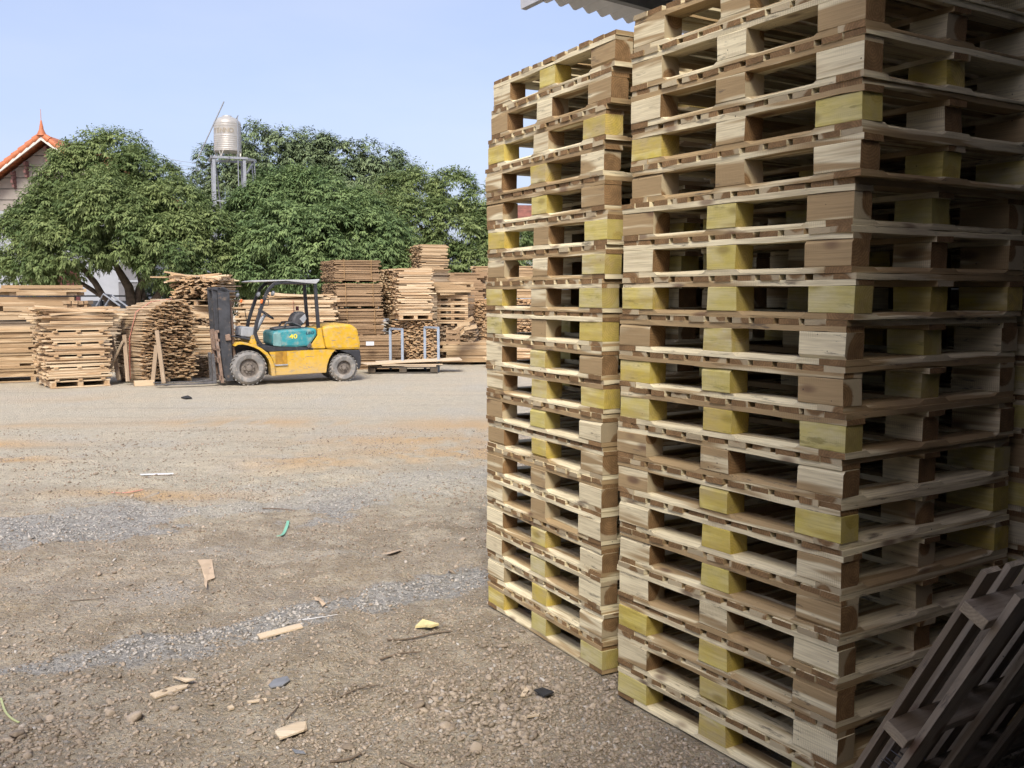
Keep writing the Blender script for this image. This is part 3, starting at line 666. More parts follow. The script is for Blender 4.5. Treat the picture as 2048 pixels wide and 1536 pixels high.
# pile behind the mast
pstack('pale plank stack right of the tilted bundle, behind the mast', 380, 440, 650, 712, 20.2, 1.0, .03, .10, W['pale'], rz=.42, je=.06, z0=.43)
pstack('lowest rough plank ends behind the fork carriage', 386, 440, 712, 765, 20.0, 1.1, .022, .09, W['grey'], along='y', rz=.3, je=.06, z0=.0, jt=.5)
pstack('messy weathered planks in the middle of the pile behind the mast', 370, 440, 636, 652, 20.3, 1.0, .028, .09, W['grey'], along='y', rz=.4, jt=.9, je=.08, z0=at(0, 652, 20.4)[2])
pstack('warm planks below the upper pallet of the pile behind the mast', 360, 445, 611, 637, 20.4, 1.0, .045, .11, W['pale'], rz=.4, je=.07, z0=at(0, 637, 20.5)[2])
pstack('ragged topmost plank heap on a pallet, left of the mast', 345, 438, 558, 602, 20.5, 1.0, .028, .10, W['end'], along='y', rz=-.05, je=.12, jt=.9, sag=.05, base='pallet under the ragged plank heap left of the mast', z0=at(0, 612, 20.6)[2])
pstack('few long pale planks thrown on top of the ragged heap', 330, 442, 550, 560, 20.4, .9, .028, .12, W['pale'], rz=.0, je=.12, yaw=.14, skip=.3, z0=at(0, 561, 20.4)[2], name='plank_heap', cat='plank heap')
# behind the forklift
pstack('pale plank stack seen through the forklift cab', 482, 672, 601, 760, 20.9, 1.0, .038, .11, W['pale'], rz=.22, je=.07, jt=.5, strap=(PINK, (.56,)), z0=0)
pstack('loose pale boards across the stack behind the forklift cab', 540, 660, 591, 603, 21.1, .9, .03, .12, W['pale'], rz=.2, je=.12, yaw=.07, skip=.3, z0=at(0, 603, 21.1)[2], name='plank_heap', cat='plank heap')
# brown strapped bundles
for lab, x0, x1, y0, y1 in (('topmost tall brown strapped bundle behind the counterweight', 670, 760, 520, 564), ('second brown strapped bundle from the top behind the counterweight', 673, 764, 566, 616), ('third brown strapped bundle from the top behind the counterweight', 676, 768, 618, 672)):
    pstack(lab, x0, x1, y0, y1, 22.3, 1.5, .019, .10, W['brown'], rz=.40, je=.02, jt=.4, sticks=True, strap=(YSTR, (.2, .8)), z0=at(0, y1, 22.5)[2], group='brown strapped bundles in one tall stack')
pstack('lowest wide brown plank bundle with the white paper, behind the counterweight', 690, 804, 671, 736, 22.1, 1.3, .026, .10, W['brown'], rz=.2, je=.03, z0=0)
p = at(740, 687, 22.0); mb = MB(); mb.box((0, 0, 0), (.18, .004, .09)); tag(mb.build('paper_sheet', flat('white_paper', (.7,.72,.76), .7, 0, .04), None, (p[0], p[1], p[2]), (0, 0, .2)), 'blank white paper sheet fixed to the brown planks behind the counterweight', 'paper sheet')
# tall pale pile and what stands beneath it
pstack('tall pale plank stack standing on a pallet right of the brown bundles', 798, 866, 536, 628, 22.6, 1.6, .028, .10, W['pale'], rz=.42, je=.035, jt=.4, base='pallet under the tall pale stack right of the brown bundles', z0=at(0, 640, 22.8)[2])
pstack('rough stack of plank ends under the tall pale stack', 786, 872, 641, 735, 22.8, 1.4, .03, .09, W['end'], along='y', rz=.25, je=.05, jt=.6, z0=0)
pstack('farthest high plank stack rising behind the others', 842, 896, 489, 545, 26.2, 1.5, .03, .11, W['warm'], rz=.36, je=.04, jt=.4, z0=at(0, 545, 26.5)[2])
pstack('tall stack carrying the farthest high planks', 836, 906, 545, 690, 26.2, 1.6, .035, .11, W['grey'], rz=.36, je=.06, z0=0)
# standing pallets pile
pstack('loose short beams on top of the small pallet stack', 868, 944, 562, 590, 23.5, 1.0, .06, .11, W['warm'], rz=.25, je=.10, yaw=.03, z0=at(0, 590, 23.6)[2], name='beam_stack', cat='beam stack')
zz0 = at(0, 652, 23.8)[2]; hh = (at(0, 590, 23.8)[2]-zz0)/5
for i in range(5):
    a = at(874, 650, 23.8); b = at(936, 650, 23.8); g = np.random.default_rng(600+i); ww = b[0]-a[0]
    p = empty('small_pallet', ((a[0]+b[0])/2, 23.8, zz0+hh*i), -.1+g.normal(0, .02), f"{['lowest','second','middle','fourth','topmost'][i]}{'' if i in (0,2,4) else ' from below'} of the five light pallets stacked behind the plywood pile", 'pallet', 'light pallets behind the plywood pile')
    mb = MB(); mb.box((0, .5, hh-.02), (ww, 1.0, .03), rnd=g.random()); mb.box((0, .03, hh*.62), (ww, .03, hh*.42), rnd=g.random()); mb.build('deck', W['pale'], p)
    mb = MB()
    for q in (-.45, 0, .45): mb.box((q*ww, .5, hh*.25), (.08, .96, hh*.45), rnd=g.random(), ln=1)
    mb.build('runner', W['warm'], p)
pstack('dark weathered plank ends under the light pallets', 868, 950, 652, 725, 23.9, 1.2, .035, .09, W['grey'], along='y', je=.05, z0=0)
pstack('brown slabs heaped at the far right behind the light pallets', 906, 968, 546, 700, 25.6, 1.4, .045, .12, W['brown'], rz=.06, je=.06, z0=0)
pstack('high weathered plank stack seen beside and through the left pallet stack', 948, 1075, 532, 596, 26.4, 1.5, .03, .11, W['warm'], rz=.03, je=.04, z0=at(0, 596, 26.4)[2])
pstack('dense stack of plank ends beside and behind the left pallet stack', 938, 1090, 597, 700, 25.2, 1.4, .03, .085, W['end'], along='y', rz=.02, je=.05, jt=.5, z0=0)
pstack('long squared beams stacked on the ground beside the left pallet stack', 888, 1075, 684, 727, 23.7, 1.1, .085, .13, W['warm'], rz=.02, je=.07, z0=.06, name='beam_stack', cat='beam stack')
pstack('pale boards lying low behind the left pallet stack', 985, 1110, 700, 722, 22.6, .8, .04, .12, W['pale'], je=.08, yaw=.02, z0=0)
g = np.random.default_rng(88)
for i, (x, y) in enumerate(((918,655),(928,648),(936,643),(924,664),(940,655))):
    p = at(x, y, 23.2); mb = MB(); mb.box((0,0,0), (.32,.09,.09), Matrix.Rotation(g.uniform(-.8,.2), 3, 'Y'), rnd=g.random(), ln=0)
    tag(mb.build('timber_offcut', W['warm'], None, tuple(p), (0,0,g.uniform(-.4,.4))), 'short timber offcut tumbled below the light pallets', 'offcut', 'timber offcuts tumbled below the light pallets')
# crate
p = at(906, 690, 23.0); t = empty('slatted_crate', (p[0], p[1], p[2]), -.1, 'small slatted wooden crate on the beam stack by the blue grey frames', 'crate')
mb = MB()
for q in range(3): mb.box((0, 0, .06+q*.13), (.33, .02, .08), rnd=g.random())
mb.build('slat', W['brown'], t); mb = MB()
for q in (-.14, .14): mb.box((q, .016, .21), (.05, .02, .42), rnd=g.random(), ln=2)
mb.build('upright', W['brown'], t)
# blue grey steel frames
for i, (x0, x1, yt, yb) in enumerate(((781, 805, 659, 712), (850, 877, 656, 716))):
    a = at(x0, yb, 21.9); b = at(x1, yb, 21.5); zt = at(x0, yt, 21.9)[2]
    t = empty('steel_frame', (a[0], a[1], 0), 0, ('left' if i == 0 else 'right')+' blue grey steel frame standing behind the plywood pallet', 'steel frame')
    d = (b[0]-a[0], b[1]-a[1])
    for q in (0, 1): mb = MB(); mb.box((d[0]*q, d[1]*q, zt/2), (.055, .055, zt)); mb.build('post', BLUEST, t)
    mb = MB(); mb.bar((0, 0, zt+.02), (d[0], d[1], zt+.02), .055, .04); mb.build('top_bar', BLUEST, t)
# plywood on dark pallet
pd_ = at(806, 748, 21.0); t = empty('dark_pallet', (pd_[0], 21.0, 0), .10, 'dark grey pallet under the plywood sheets right of the forklift', 'pallet')
mb = MB()
for q in range(7): mb.box((0, .07+q*.155, .135), (1.52, .11, .022), rnd=g.random())
mb.build('deck', W['dark'], t); mb = MB()
for q in (-.68, 0, .68):
    for r_ in (.07, .53, 1.0): mb.box((q, r_, .075), (.16, .13, .096), rnd=g.random(), ln=1)
mb.build('block', W['dark'], t); mb = MB()
for r_ in (.07, .53, 1.0): mb.box((0, r_, .013), (1.5, .10, .024), rnd=g.random())
mb.build('bottom_board', W['dark'], t)
for i, (dx, dy, L_, wv, rz, z, lab) in enumerate(((-.05, .5, 1.5, .9, .05, .165, 'lowest plywood sheet lying flat on the dark pallet'), (.12, .42, 1.35, .7, .25, .19, 'second plywood sheet, turned askew on the dark pallet'), (-.30, .3, 1.3, .5, .5, .215, 'long plywood strip overhanging the left end of the dark pallet'), (.30, .45, 1.9, .6, .16, .255, 'topmost plywood sheet overhanging the right end of the dark pallet'))):
    mb = MB(); mb.box((0,0,0), (L_, wv, .016), Matrix.Rotation(-.03 if i == 3 else .0, 3, 'Y'), rnd=g.random()); tag(mb.build('plywood_sheet', W['ply'], None, (pd_[0]+dx, 21.0+dy, z), (.02, 0, rz)), lab, 'plywood sheet')
# ------------------------------------------------------------------ forklift
def paint(name, c, chip, amt=.64, rough=.42):
    k = NT(name); o = k.obj(); n1 = k.noise(o, 3., 6, .7); n2 = k.noise(k.vmath('MULTIPLY', o, (2., 2., 9.)), 2.5, 6, .75); n3 = k.noise(o, 14., 4)
    col = k.mix(k.ramp(n1, .3, .7), tuple(x*.80 for x in c), c)
    col = k.mix(k.ramp(n3, .42, .75, 0., .5), col, (.42,.36,.26))
    ch = k.ramp(n2, amt, amt+.05); col = k.mix(ch, col, chip)
    sx = k.n('ShaderNodeSeparateXYZ'); k.l(o, sx.inputs[0]); dz = k.ramp(k.math('ADD', sx.outputs[2], k.math('MULTIPLY_ADD', n3, .3, -.15)), .15, .55, .4, 0.)
    col = k.mix(dz, col, (.40,.33,.24))
    return k.bsdf(col, k.math('MULTIPLY_ADD', n3, .3, rough), 0)
YEL = paint('yellow_truck_paint', (.66,.395,.02), (.27,.22,.15), .565)
TEAL = paint('teal_truck_paint', (.03,.27,.31), (.10,.16,.16), .70, .35)
BLKM = flat('black_guard_paint', (.028,.030,.036), .5, 0, .3, 9., ((.16,.14,.12), 5., .58)); MASTM = flat('mast_steel', (.05,.053,.06), .55, .2, .3, 6., ((.20,.15,.11), 7., .56))
RUST = flat('rusty_steel', (.22,.15,.11), .75, .1, .3, 8., ((.30,.28,.26), 6., .55)); TYRE = flat('dusty_tyre', (.20,.195,.185), .92, 0, .2, 7., ((.33,.30,.26), 5., .5), .15)
RIM = flat('dusty_rim', (.19,.165,.14), .7, .2, .3, 12.); SEATM = flat('seat_vinyl', (.06,.06,.065), .6, 0, .3, 8.); GREYP = flat('grey_plastic', (.30,.32,.34), .6, 0, .15, 8.)
ROOFM = flat('canopy_sheet', (.40,.41,.42), .5, 0, .08, 4.); ORNG = flat('orange_lens', (.75,.20,.06), .3, 0, .1); MIRR = flat('mirror_back', (.14,.15,.16), .4, 0, .1)
LY = flat('lettering_yellow', (.85,.72,.05), .5, 0, .02); LN = flat('lettering_navy', (.015,.03,.07), .5, 0, .02)
fa = gp(499.3, 770.3); fb_ = gp(690, 763); fyaw = math.atan2(fb_[1]-fa[1], fb_[0]-fa[0]); WBs = math.hypot(fb_[0]-fa[0], fb_[1]-fa[1])
FK = empty('forklift', (fa[0], fa[1], 0), fyaw, 'yellow forklift with teal side panel and black cab frame', 'forklift')
KX = WBs/1085
def fx(cx): return (cx-565)*KX
def fz(cx, cy):
    t = (cx-565)/1085; return max(0, (1310-40*t-cy)*(.00168+.000064*t))
def P(*q): return [(fx(a), fz(a, b)) for a, b in q]
FW = 1.16
def pr(name, poly, y0, y1, mat, par=None, bevel=.012, **kw):
    mb = MB(); mb.prism(P(*poly), y0, y1); return mb.build(name, mat, par or FK, bevel=bevel, **kw)
body = pr('body', ((790,930),(1000,912),(1565,903),(1520,945),(1480,1010),(1455,1085),(1442,1172),(860,1205),(850,1110),(838,1040),(815,985)), .06, FW-.06, YEL)
pr('step', ((862,935),(990,928),(992,1072),(862,1082)), .052, .0585, flat('step_recess_shade', (.34,.18,.02), .7, 0, .3, 8.), bevel=0)  # darker yellow paints in the shade of the step recess
pr('step', ((945,928),(990,926),(992,1072),(945,1072)), .045, .0515, flat('step_plate_paint', (.40,.21,.015), .6, 0, .25, 8.), bevel=.002)
pr('step_tread', ((855,1078),(1000,1070),(1000,1085),(855,1093)), .03, .12, GREYP, bevel=.003)
pr('floor_plate', ((640,870),(770,868),(1290,880),(1290,905),(790,930),(700,890)), .05, FW-.05, BLKM, bevel=.004)
cw = pr('counterweight', ((1400,645),(1560,618),(1700,612),(1745,622),(1815,665),(1832,750),(1850,830),(1846,905),(1565,908),(1440,897),(1412,760)), .03, FW-.03, YEL, bevel=.05)
pr('rear_bumper', ((1600,915),(1843,908),(1856,1000),(1852,1085),(1838,1132),(1814,1130),(1806,1060),(1775,1000),(1720,958)), .05, FW-.05, BLKM, bevel=.02)
pr('rear_pillar_base', ((1250,880),(1345,745),(1345,660),(1395,655),(1408,760),(1436,894),(1250,896)), .05, FW-.05, YEL, bevel=.015)
hood = pr('side_panel', ((838,860),(836,720),(865,700),(960,683),(1300,662),(1332,668),(1338,740),(1292,800),(1245,868),(1100,880),(870,872)), .035, FW-.035, TEAL, bevel=.04)
pr('panel_cover', ((838,862),(840,722),(925,715),(930,872)), .028, .06, flat('panel_grey_teal', (.16,.30,.30), .5, 0, .2, 9.), hood, bevel=.01)
pr('latch', ((1215,870),(1255,820),(1275,850),(1240,890)), .02, .034, STL, hood, bevel=.004)
pr('front_cowl', ((585,832),(618,742),(640,760),(668,866),(640,864)), .08, FW-.08, YEL, bevel=.01)
pr('dashboard', ((500,755),(510,662),(560,648),(650,660),(640,745),(600,768)), .2, FW-.2, GREYP, bevel=.015)
# fender arch
arch = [(408,862),(440,824),(500,818),(560,828),(640,855),(705,890),(770,938),(815,1000),(842,1080),(856,1205)]
inn = [(812,1205),(800,1090),(780,1020),(742,962),(690,915),(630,882),(560,858),(500,846),(450,850),(425,868)]
for i, (y0, y1) in enumerate(((.0, .30), (FW-.30, FW))): pr('fender', arch+inn, y0, y1, YEL, bevel=.006)
pr('inner_fender', ((600,870),(690,915),(742,962),(780,1020),(800,1090),(812,1205),(780,1205),(600,1150),(420,1000),(430,860)), .32, FW-.32, BLKM, bevel=.01)
# guard
def guard(y):
    mb = MB()
    pts = [(780,885),(715,855),(672,800),(648,720),(668,600),(720,440),(775,290),(812,215),(868,160),(960,140),(1150,143),(1335,150)]
    q = [(fx(a), y, fz(a, b)) for a, b in pts]
    for r0, r1 in zip(q[:-1], q[1:]):
        d = Vector(r1)-Vector(r0); e = d.normalized()*.012
        mb.bar(Vector(r0)-e, Vector(r1)+e, .06, .085, up=(0, 1, 0))
    mb.bar((fx(1333), y, fz(1333, 150)), (fx(1368), y, fz(1368, 745)), .06, .09, up=(0, 1, 0))
    return mb
ov = MB()
for y in (.10, FW-.10): gq = guard(y); n = len(ov.v); ov.v += gq.v; ov.f += [tuple(i+n for i in f) for f in gq.f]; ov.pc += gq.pc; ov.rnd += gq.rnd; ov.eg += gq.eg; ov.mi += gq.mi
for cx_ in (900, 1000, 1100, 1200, 1300): ov.box((fx(cx_), FW/2, fz(cx_, 150)), (.035, FW-.26, .04))
ov.build('overhead_guard', BLKM, FK, bevel=.008)
pr('roof_panel', ((600,132),(640,121),(1000,113),(1330,112),(1378,104),(1382,118),(1350,150),(1340,158),(1250,152),(1000,128),(640,142)), .04, FW-.04, ROOFM, bevel=.01)
# mast
ms = empty('mast', (0, 0, 0)); ms.parent = FK
for y in (.16, FW-.34):
    pr('outer_rail', ((258,200),(300,198),(388,240),(392,700),(405,1265),(335,1275),(300,1200),(272,900)), y, y+.10, MASTM, ms, bevel=.006)
    pr('inner_rail', ((204,206),(240,200),(256,214),(272,880),(300,1268),(262,1275),(232,900)), y+.03, y+.13, MASTM, ms, bevel=.006)
pr('crossbar', ((205,200),(330,196),(388,232),(490,238),(492,254),(330,256),(210,226)), .16, FW-.24, MASTM, ms, bevel=.006)
pr('crossbar', ((280,980),(345,975),(350,1060),(290,1070)), .26, FW-.34, MASTM, ms, bevel=.006)
mb = MB()
for y in (.29, FW-.37): mb.tube([(fx(400), y, fz(400, 350)), (fx(440), y, fz(440, 1200))], .035, 12)
mb.build('lift_cylinder', RUST, ms, smooth=40)
mb = MB()
for y in (.2, FW-.26): mb.tube([(fx(395), y, fz(395, 755)), (fx(520), y, fz(520, 775))], .016, 10); mb.tube([(fx(500), y, fz(500, 772)), (fx(615), y, fz(615, 800))], .034, 12)
mb.build('tilt_cylinder', BLKM, FK, smooth=40)
mb = MB(); mb.prism(P((325,740),(375,728),(388,800),(330,806)), .10, .16); mb.build('bracket', RUST, ms, bevel=.008)
# carriage and forks
cr = empty('carriage', (0, 0, 0)); cr.parent = FK
mb = MB()
for a_, b_ in (((142,690),(160,1285)), ((232,692),(290,1285))):
    pass
yA, yB = .10, FW-.30
mb.prism(P((210,692),(240,690),(300,1288),(268,1290)), yA, yA+.07); mb.prism(P((210,692),(240,690),(300,1288),(268,1290)), yB-.07, yB)
for cy_ in (700, 800, 910): mb.prism(P((205+cy_*.03, cy_-14), (240+cy_*.03, cy_-14), (240+cy_*.03, cy_+14), (205+cy_*.03, cy_+14)), yA, yB)
for q in range(5): yq = yA+.12+(yB-yA-.24)*q/4; mb.prism(P((212,700),(232,700),(258,910),(236,910)), yq-.015, yq+.015)
mb.prism(P((230,1000),(262,1000),(268,1060),(238,1060)), yA, yB-.08); mb.prism(P((245,1205),(276,1205),(282,1262),(250,1262)), yA, yB-.08)
mb.build('load_frame', RUST, cr, bevel=.004)
for y in (.16, FW-.52):
    mb = MB(); mb.prism(P((178,960),(208,958),(226,1262),(226,1300),(-20,1312),(-420,1312),(-420,1306),(-20,1298),(190,1276)), y, y+.115); mb.build('fork', STL, cr, bevel=.005)
# wheels
def wheel(x, y, r, wd, side, n_b, rr):
    t = empty('wheel', (x, y, r)); t.parent = FK
    mb = MB(); h = wd; s = side
    mb.lathe([(rr, .03*h), (rr*1.12, 0), (r*.80, -.01), (r*.93, .02), (r, .07), (r, h-.07), (r*.93, h-.02), (r*.80, h), (rr*1.1, h-.02), (rr, h-.05)], (0, 0, 0), 'y', 48)
    for k in range(24):
        a = 2*math.pi*k/24; M = Matrix.Rotation(-a, 3, 'Y')
        for yo, sg in ((h*.27, 1), (h*.73, -1)): mb.box(M @ Vector((r+.002, yo, 0)), (.018, h*.40, .034), M @ Matrix.Rotation(.5*sg, 3, 'X'))
    ty = mb.build('tyre', TYRE, t, smooth=35)
    mb = MB(); d0 = .02 if side < 0 else h-.02; sg = 1 if side < 0 else -1
    prof = [(rr+.004, d0-.012*sg), (rr*.96, d0-.005*sg), (rr*.86, d0+.05*sg), (rr*.62, d0+.045*sg), (rr*.55, d0+.03*sg), (rr*.34, d0+.03*sg), (rr*.30, d0-.02*sg), (rr*.16, d0-.03*sg), (.001, d0-.03*sg)]
    if side > 0: prof = prof[::-1]
    mb.lathe(prof, (0, 0, 0), 'y', 36)
    for k in range(n_b):
        a = 2*math.pi*(k+.3)/n_b; mb.tube([(rr*.47*math.cos(a), d0+.035*sg, rr*.47*math.sin(a)), (rr*.47*math.cos(a), d0-.006*sg, rr*.47*math.sin(a))], rr*.075, 8)
    mb.build('rim', RIM, t, smooth=35)
    return t
wheel(0, 0, .325, .26, -1, 8, .185); wheel(0, FW-.26, .325, .26, 1, 8, .185)
wheel(WBs, .04, .272, .22, -1, 6, .145); wheel(WBs, FW-.26, .272, .22, 1, 6, .145)
mb = MB(); mb.tube([(0, .2, .325), (0, FW-.2, .325)], .07, 12); mb.tube([(WBs, .2, .272), (WBs, FW-.2, .272)], .06, 12); mb.build('axle', BLKM, FK, smooth=40)
# seat, wheel, levers, mirrors
seat = empty('seat', (0, 0, 0)); seat.parent = FK
pr('cushion', ((882,692),(884,668),(960,655),(1130,640),(1200,645),(1200,668),(960,684)), .33, FW-.33, SEATM, seat, bevel=.025)
pr('backrest', ((1085,640),(1095,570),(1130,505),(1175,478),(1225,476),(1256,495),(1258,570),(1235,620),(1200,645)), .36, FW-.36, SEATM, seat, bevel=.05)
mb = MB()
for y in (.33, FW-.33): mb.tube([(fx(1000), y, fz(1000, 650)), (fx(1030), y, fz(1030, 605)), (fx(1090), y, fz(1090, 600)), (fx(1190), y, fz(1190, 640))], .02, 8)
mb.build('armrest', SEATM, seat, smooth=60)
pr('seat_trim', ((1180,560),(1245,500),(1260,560),(1225,612)), .35, .358, flat('seat_grey', (.32,.33,.35), .6, 0, .1), seat, bevel=0)
sw = empty('steering_wheel', (fx(822), FW/2, fz(822, 505)), rot=(0, R(35), 0)); sw.parent = FK
mb = MB(); n = 24
ring = [(.17*math.cos(2*math.pi*i/n), .17*math.sin(2*math.pi*i/n), 0) for i in range(n+1)]; mb.tube(ring, .014, 8, cap=False)
for q in range(3): a = 2*math.pi*q/3; mb.bar((0, 0, -.02), (.165*math.cos(a), .165*math.sin(a), 0), .025, .012)
mb.build('rim', SEATM, sw, smooth=50)
mb = MB(); mb.tube([(fx(812), FW/2, fz(812, 515)), (fx(690), FW/2, fz(690, 700))], [.03, .06], 12); mb.build('steering_column', GREYP, FK, smooth=50)
mb = MB()
for q, cx_ in enumerate((735, 755, 775)): mb.tube([(fx(cx_-30), .55+.07*q, fz(cx_, 700)), (fx(cx_), .55+.07*q, fz(cx_, 600))], .008, 6)
mb.build('lever', BLKM, FK, smooth=50)
for cx_, cy_, y in ((560, 290, FW-.02), (690, 280, .06), (842, 268, .0)):
    mb = MB(); mb.lathe([(.001, -.025), (.03, -.022), (.05, -.006), (.052, .012), (.001, .014)], axis='x', n=20); mb.build('mirror', MIRR, FK, (fx(cx_), y, fz(cx_, cy_)), (0, R(15), R(20)), smooth=50)
for cx_, cy_, y in ((595, 358, FW-.08), (722, 358, .05)):
    mb = MB(); mb.box((0, 0, 0), (.045, .05, .075)); mb.build('indicator_light', ORNG, FK, (fx(cx_), y, fz(cx_, cy_)), (0, R(15), 0), bevel=.01)
mb = MB(); mb.tube([(fx(650), FW-.1, fz(650, 600)), (fx(632), FW-.12, fz(632, 480)), (fx(690), FW-.12, fz(690, 468))], .008, 6); mb.tube([(fx(775), .08, fz(775, 330)), (fx(800), .06, fz(800, 350)), (fx(795), .06, fz(795, 405)), (fx(750), .08, fz(750, 405))], .008, 6); mb.build('grab_handle', BLKM, FK, smooth=50)
mb = MB(); mb.box((fx(1220), FW-.3, fz(1220, 445)), (.06, .04, .09)); mb.build('seat_belt_buckle', flat('maroon_plastic', (.18,.05,.05), .5), FK, bevel=.01)
def text(s, size, mat, parent, loc, rot, name, shear=0., bold=0., depth=.002, sx=1.):
    cu = bpy.data.curves.new(name, 'FONT'); cu.body = s; cu.size = size; cu.extrude = depth; cu.align_x = 'CENTER'; cu.align_y = 'CENTER'; cu.shear = shear; cu.offset = bold
    ob = bpy.data.objects.new('tmp', cu); COL.objects.link(ob); bpy.context.view_layer.update()
    me = bpy.data.meshes.new_from_object(ob.evaluated_get(bpy.context.evaluated_depsgraph_get())); bpy.data.objects.remove(ob)
    me.materials.clear(); me.materials.append(mat); o = link(name, me, parent, loc, rot); o.scale = (sx, 1, 1); return o
text('40', .12, LY, hood, (fx(1066), .030, fz(1066, 758)), (R(90), R(-3), 0), 'lettering', .0, .0012, sx=1.3)
text('LEO', .07, LN, hood, (fx(1254), .030, fz(1254, 717)), (R(90), R(-3), 0), 'lettering', .2, .0006, sx=1.3)
# ------------------------------------------------------------------ trees
def leafmat(name, a, b, tr=.25):
    k = NT(name); t = k.attr('tone'); col = k.mix(t, a, b)
    return k.bsdf(col, .6, 0, spec=.2, trans=tr)
LEAF1 = leafmat('longan_leaf', (.098,.148,.052), (.29,.35,.135)); LEAF2 = leafmat('mango_leaf', (.10,.16,.062), (.275,.365,.145)); LEAF3 = leafmat('dark_leaf', (.092,.132,.066), (.22,.275,.135), 0)
BARK = flat('bark', (.11,.085,.065), .9, 0, .35, 9., None, .4)
def crown(name, lobes, mat, seed, parent, clump=.37, per=58, leaf=.118, nl=6, back=.5, dens=1.):
    g = np.random.default_rng(seed); Cs = []; Rs = []; Ds = []
    L = [(np.array(c), r) for c, r in lobes]
    for c, r in L:
        n = int(dens*4*math.pi*r*r/(clump*clump*1.5))
        d = g.normal(0, 1, (n, 3)); d /= np.linalg.norm(d, axis=1)[:, None]
        d = d[d[:, 2] > -.75]; p = c+d*r*(.80+.18*g.random((len(d), 1)))*np.array([1, 1, .95])
        ok = np.ones(len(d), bool)
        for c2, r2 in L:
            if c2 is c: continue
            ok &= np.linalg.norm(p-c2, axis=1) > r2*.72
        ok &= (d[:, 1] < .35) | (g.random(len(d)) < back)
        Cs.append(p[ok]); Ds.append(d[ok])
    C = np.concatenate(Cs); D = np.concatenate(Ds); n = len(C)
    cr_ = clump*g.uniform(.65, 1.25, n)
    ct = np.clip(g.normal(.42, .20, n), 0, 1)
    ci = np.repeat(np.arange(n), per); m = len(ci)
    e = g.normal(0, 1, (m, 3)); e /= np.linalg.norm(e, axis=1)[:, None]
    e = e+D[ci]*.75+np.array([0, 0, .35]); e /= np.linalg.norm(e, axis=1)[:, None]
    pos = C[ci]+e*(cr_[ci]*(.45+.6*g.random(m)))[:, None]*np.array([1, 1, .85])
    ax = e*.8+g.normal(0, .35, (m, 3)); ax[:, 2] -= .25; ax /= np.linalg.norm(ax, axis=1)[:, None]
    nrm = e*.5+np.array([0, 0, .8])+g.normal(0, .2, (m, 3)); side = np.cross(ax, nrm); side /= np.linalg.norm(side, axis=1)[:, None]+1e-9
    tone = np.clip(ct[ci]+g.normal(0, .14, m), 0, 1)
    V = []; T = []
    for j in range(nl):
        t = (j+.3)/nl; sgn = -1 if j % 2 else 1
        if j == nl-1: sgn = 0
        lf = leaf*g.uniform(.75, 1.2, m)
        p = pos+ax*(leaf*1.5*t)[..., None] if hasattr(t, 'shape') else pos+ax*(leaf*1.5*t)
        ld = ax*.55+side*sgn*.75+g.normal(0, .16, (m, 3)); ld[:, 2] -= .42; ld /= np.linalg.norm(ld, axis=1)[:, None]
        wv = np.cross(ld, nrm); wv /= np.linalg.norm(wv, axis=1)[:, None]+1e-9; wv *= (lf*.17)[:, None]
        mid = p+ld*(lf*.45)[:, None]; tip = p+ld*lf[:, None]; tip[:, 2] -= lf*.12
        V.append(np.stack([p, mid+wv, tip, mid-wv], 1)); T.append(np.repeat(tone[:, None], 4, 1))
    V = np.concatenate(V).reshape(-1, 3); T = np.concatenate(T).reshape(-1)
    return link('crown', np_mesh('crown', V, np.arange(len(V)).reshape(-1, 4), mat, {'tone': T}), parent)
def lobe(px, py, r, Y): p = at(px, py, Y); return (p, (r-min(15, r*.2))/F*Y)
def tree(name, label, base, trunks, lobes, mat, seed, cat='tree', **kw):
    t = empty(name, (base[0], base[1], 0), label=label, cat=cat)
    mb = MB()
    for pts, rs in trunks: mb.tube([Vector(p)-Vector((base[0], base[1], 0)) for p in pts], rs, 9)
    if trunks: mb.build('trunk', BARK, t, smooth=60)
    b = np.array([base[0], base[1], 0])
    crown('crown', [(c-b, r) for c, r in lobes], mat, seed, t, **kw)
    return t
def A(*q): return [tuple(at(*p)) for p in q]
Y1 = 27.5
b1 = at(268, 640, Y1)
T1 = [(A((262,705,27.5),(264,610,27.5),(258,575,27.4),(240,545,27.2),(215,500,27)), (.17,.15,.13,.10,.05)),
      (A((275,705,27.6),(272,610,27.6),(280,575,27.6),(300,540,27.5),(330,490,27)), (.15,.13,.11,.09,.04)),
      (A((258,650,27.5),(232,615,27.2),(205,590,26.9),(190,565,26.7),(160,530,26.5),(150,520,26.4)), (.11,.10,.09,.085,.075,.03)),
      (A((232,612,27.2),(200,590,27),(172,572,26.8),(150,560,26.7),(120,540,26.5)), (.075,.07,.06,.05,.02)),
      (A((280,700,27.6),(300,610,27.5),(325,580,27.2),(345,560,26.9),(360,520,26.7)), (.12,.11,.10,.07,.03)),
      (A((290,600,27.6),(282,570,27.8),(275,545,28)), (.07,.06,.04))]
lob1 = [lobe(150,335,44,27.6), lobe(125,360,40,27.4), lobe(215,338,68,28), lobe(165,365,62,27.6), lobe(285,365,70,27.6), lobe(120,425,72,27), lobe(335,425,78,27), lobe(225,430,95,26.6), lobe(60,480,62,26.6), lobe(150,490,80,26.2), lobe(250,475,72,26.0), lobe(350,500,80,26.2), lobe(420,480,58,26.8), lobe(25,495,60,26.5), lobe(15,530,40,26.4), lobe(60,535,45,26.2), lobe(400,545,58,26.4), lobe(330,530,45,26.4), lobe(105,535,40,26.0), lobe(190,305,36,28), lobe(240,298,34,28), lobe(375,430,50,27.4), lobe(440,525,40,26.8), lobe(230,440,95,29.2), lobe(330,460,95,29.2), lobe(120,470,80,29.0)]
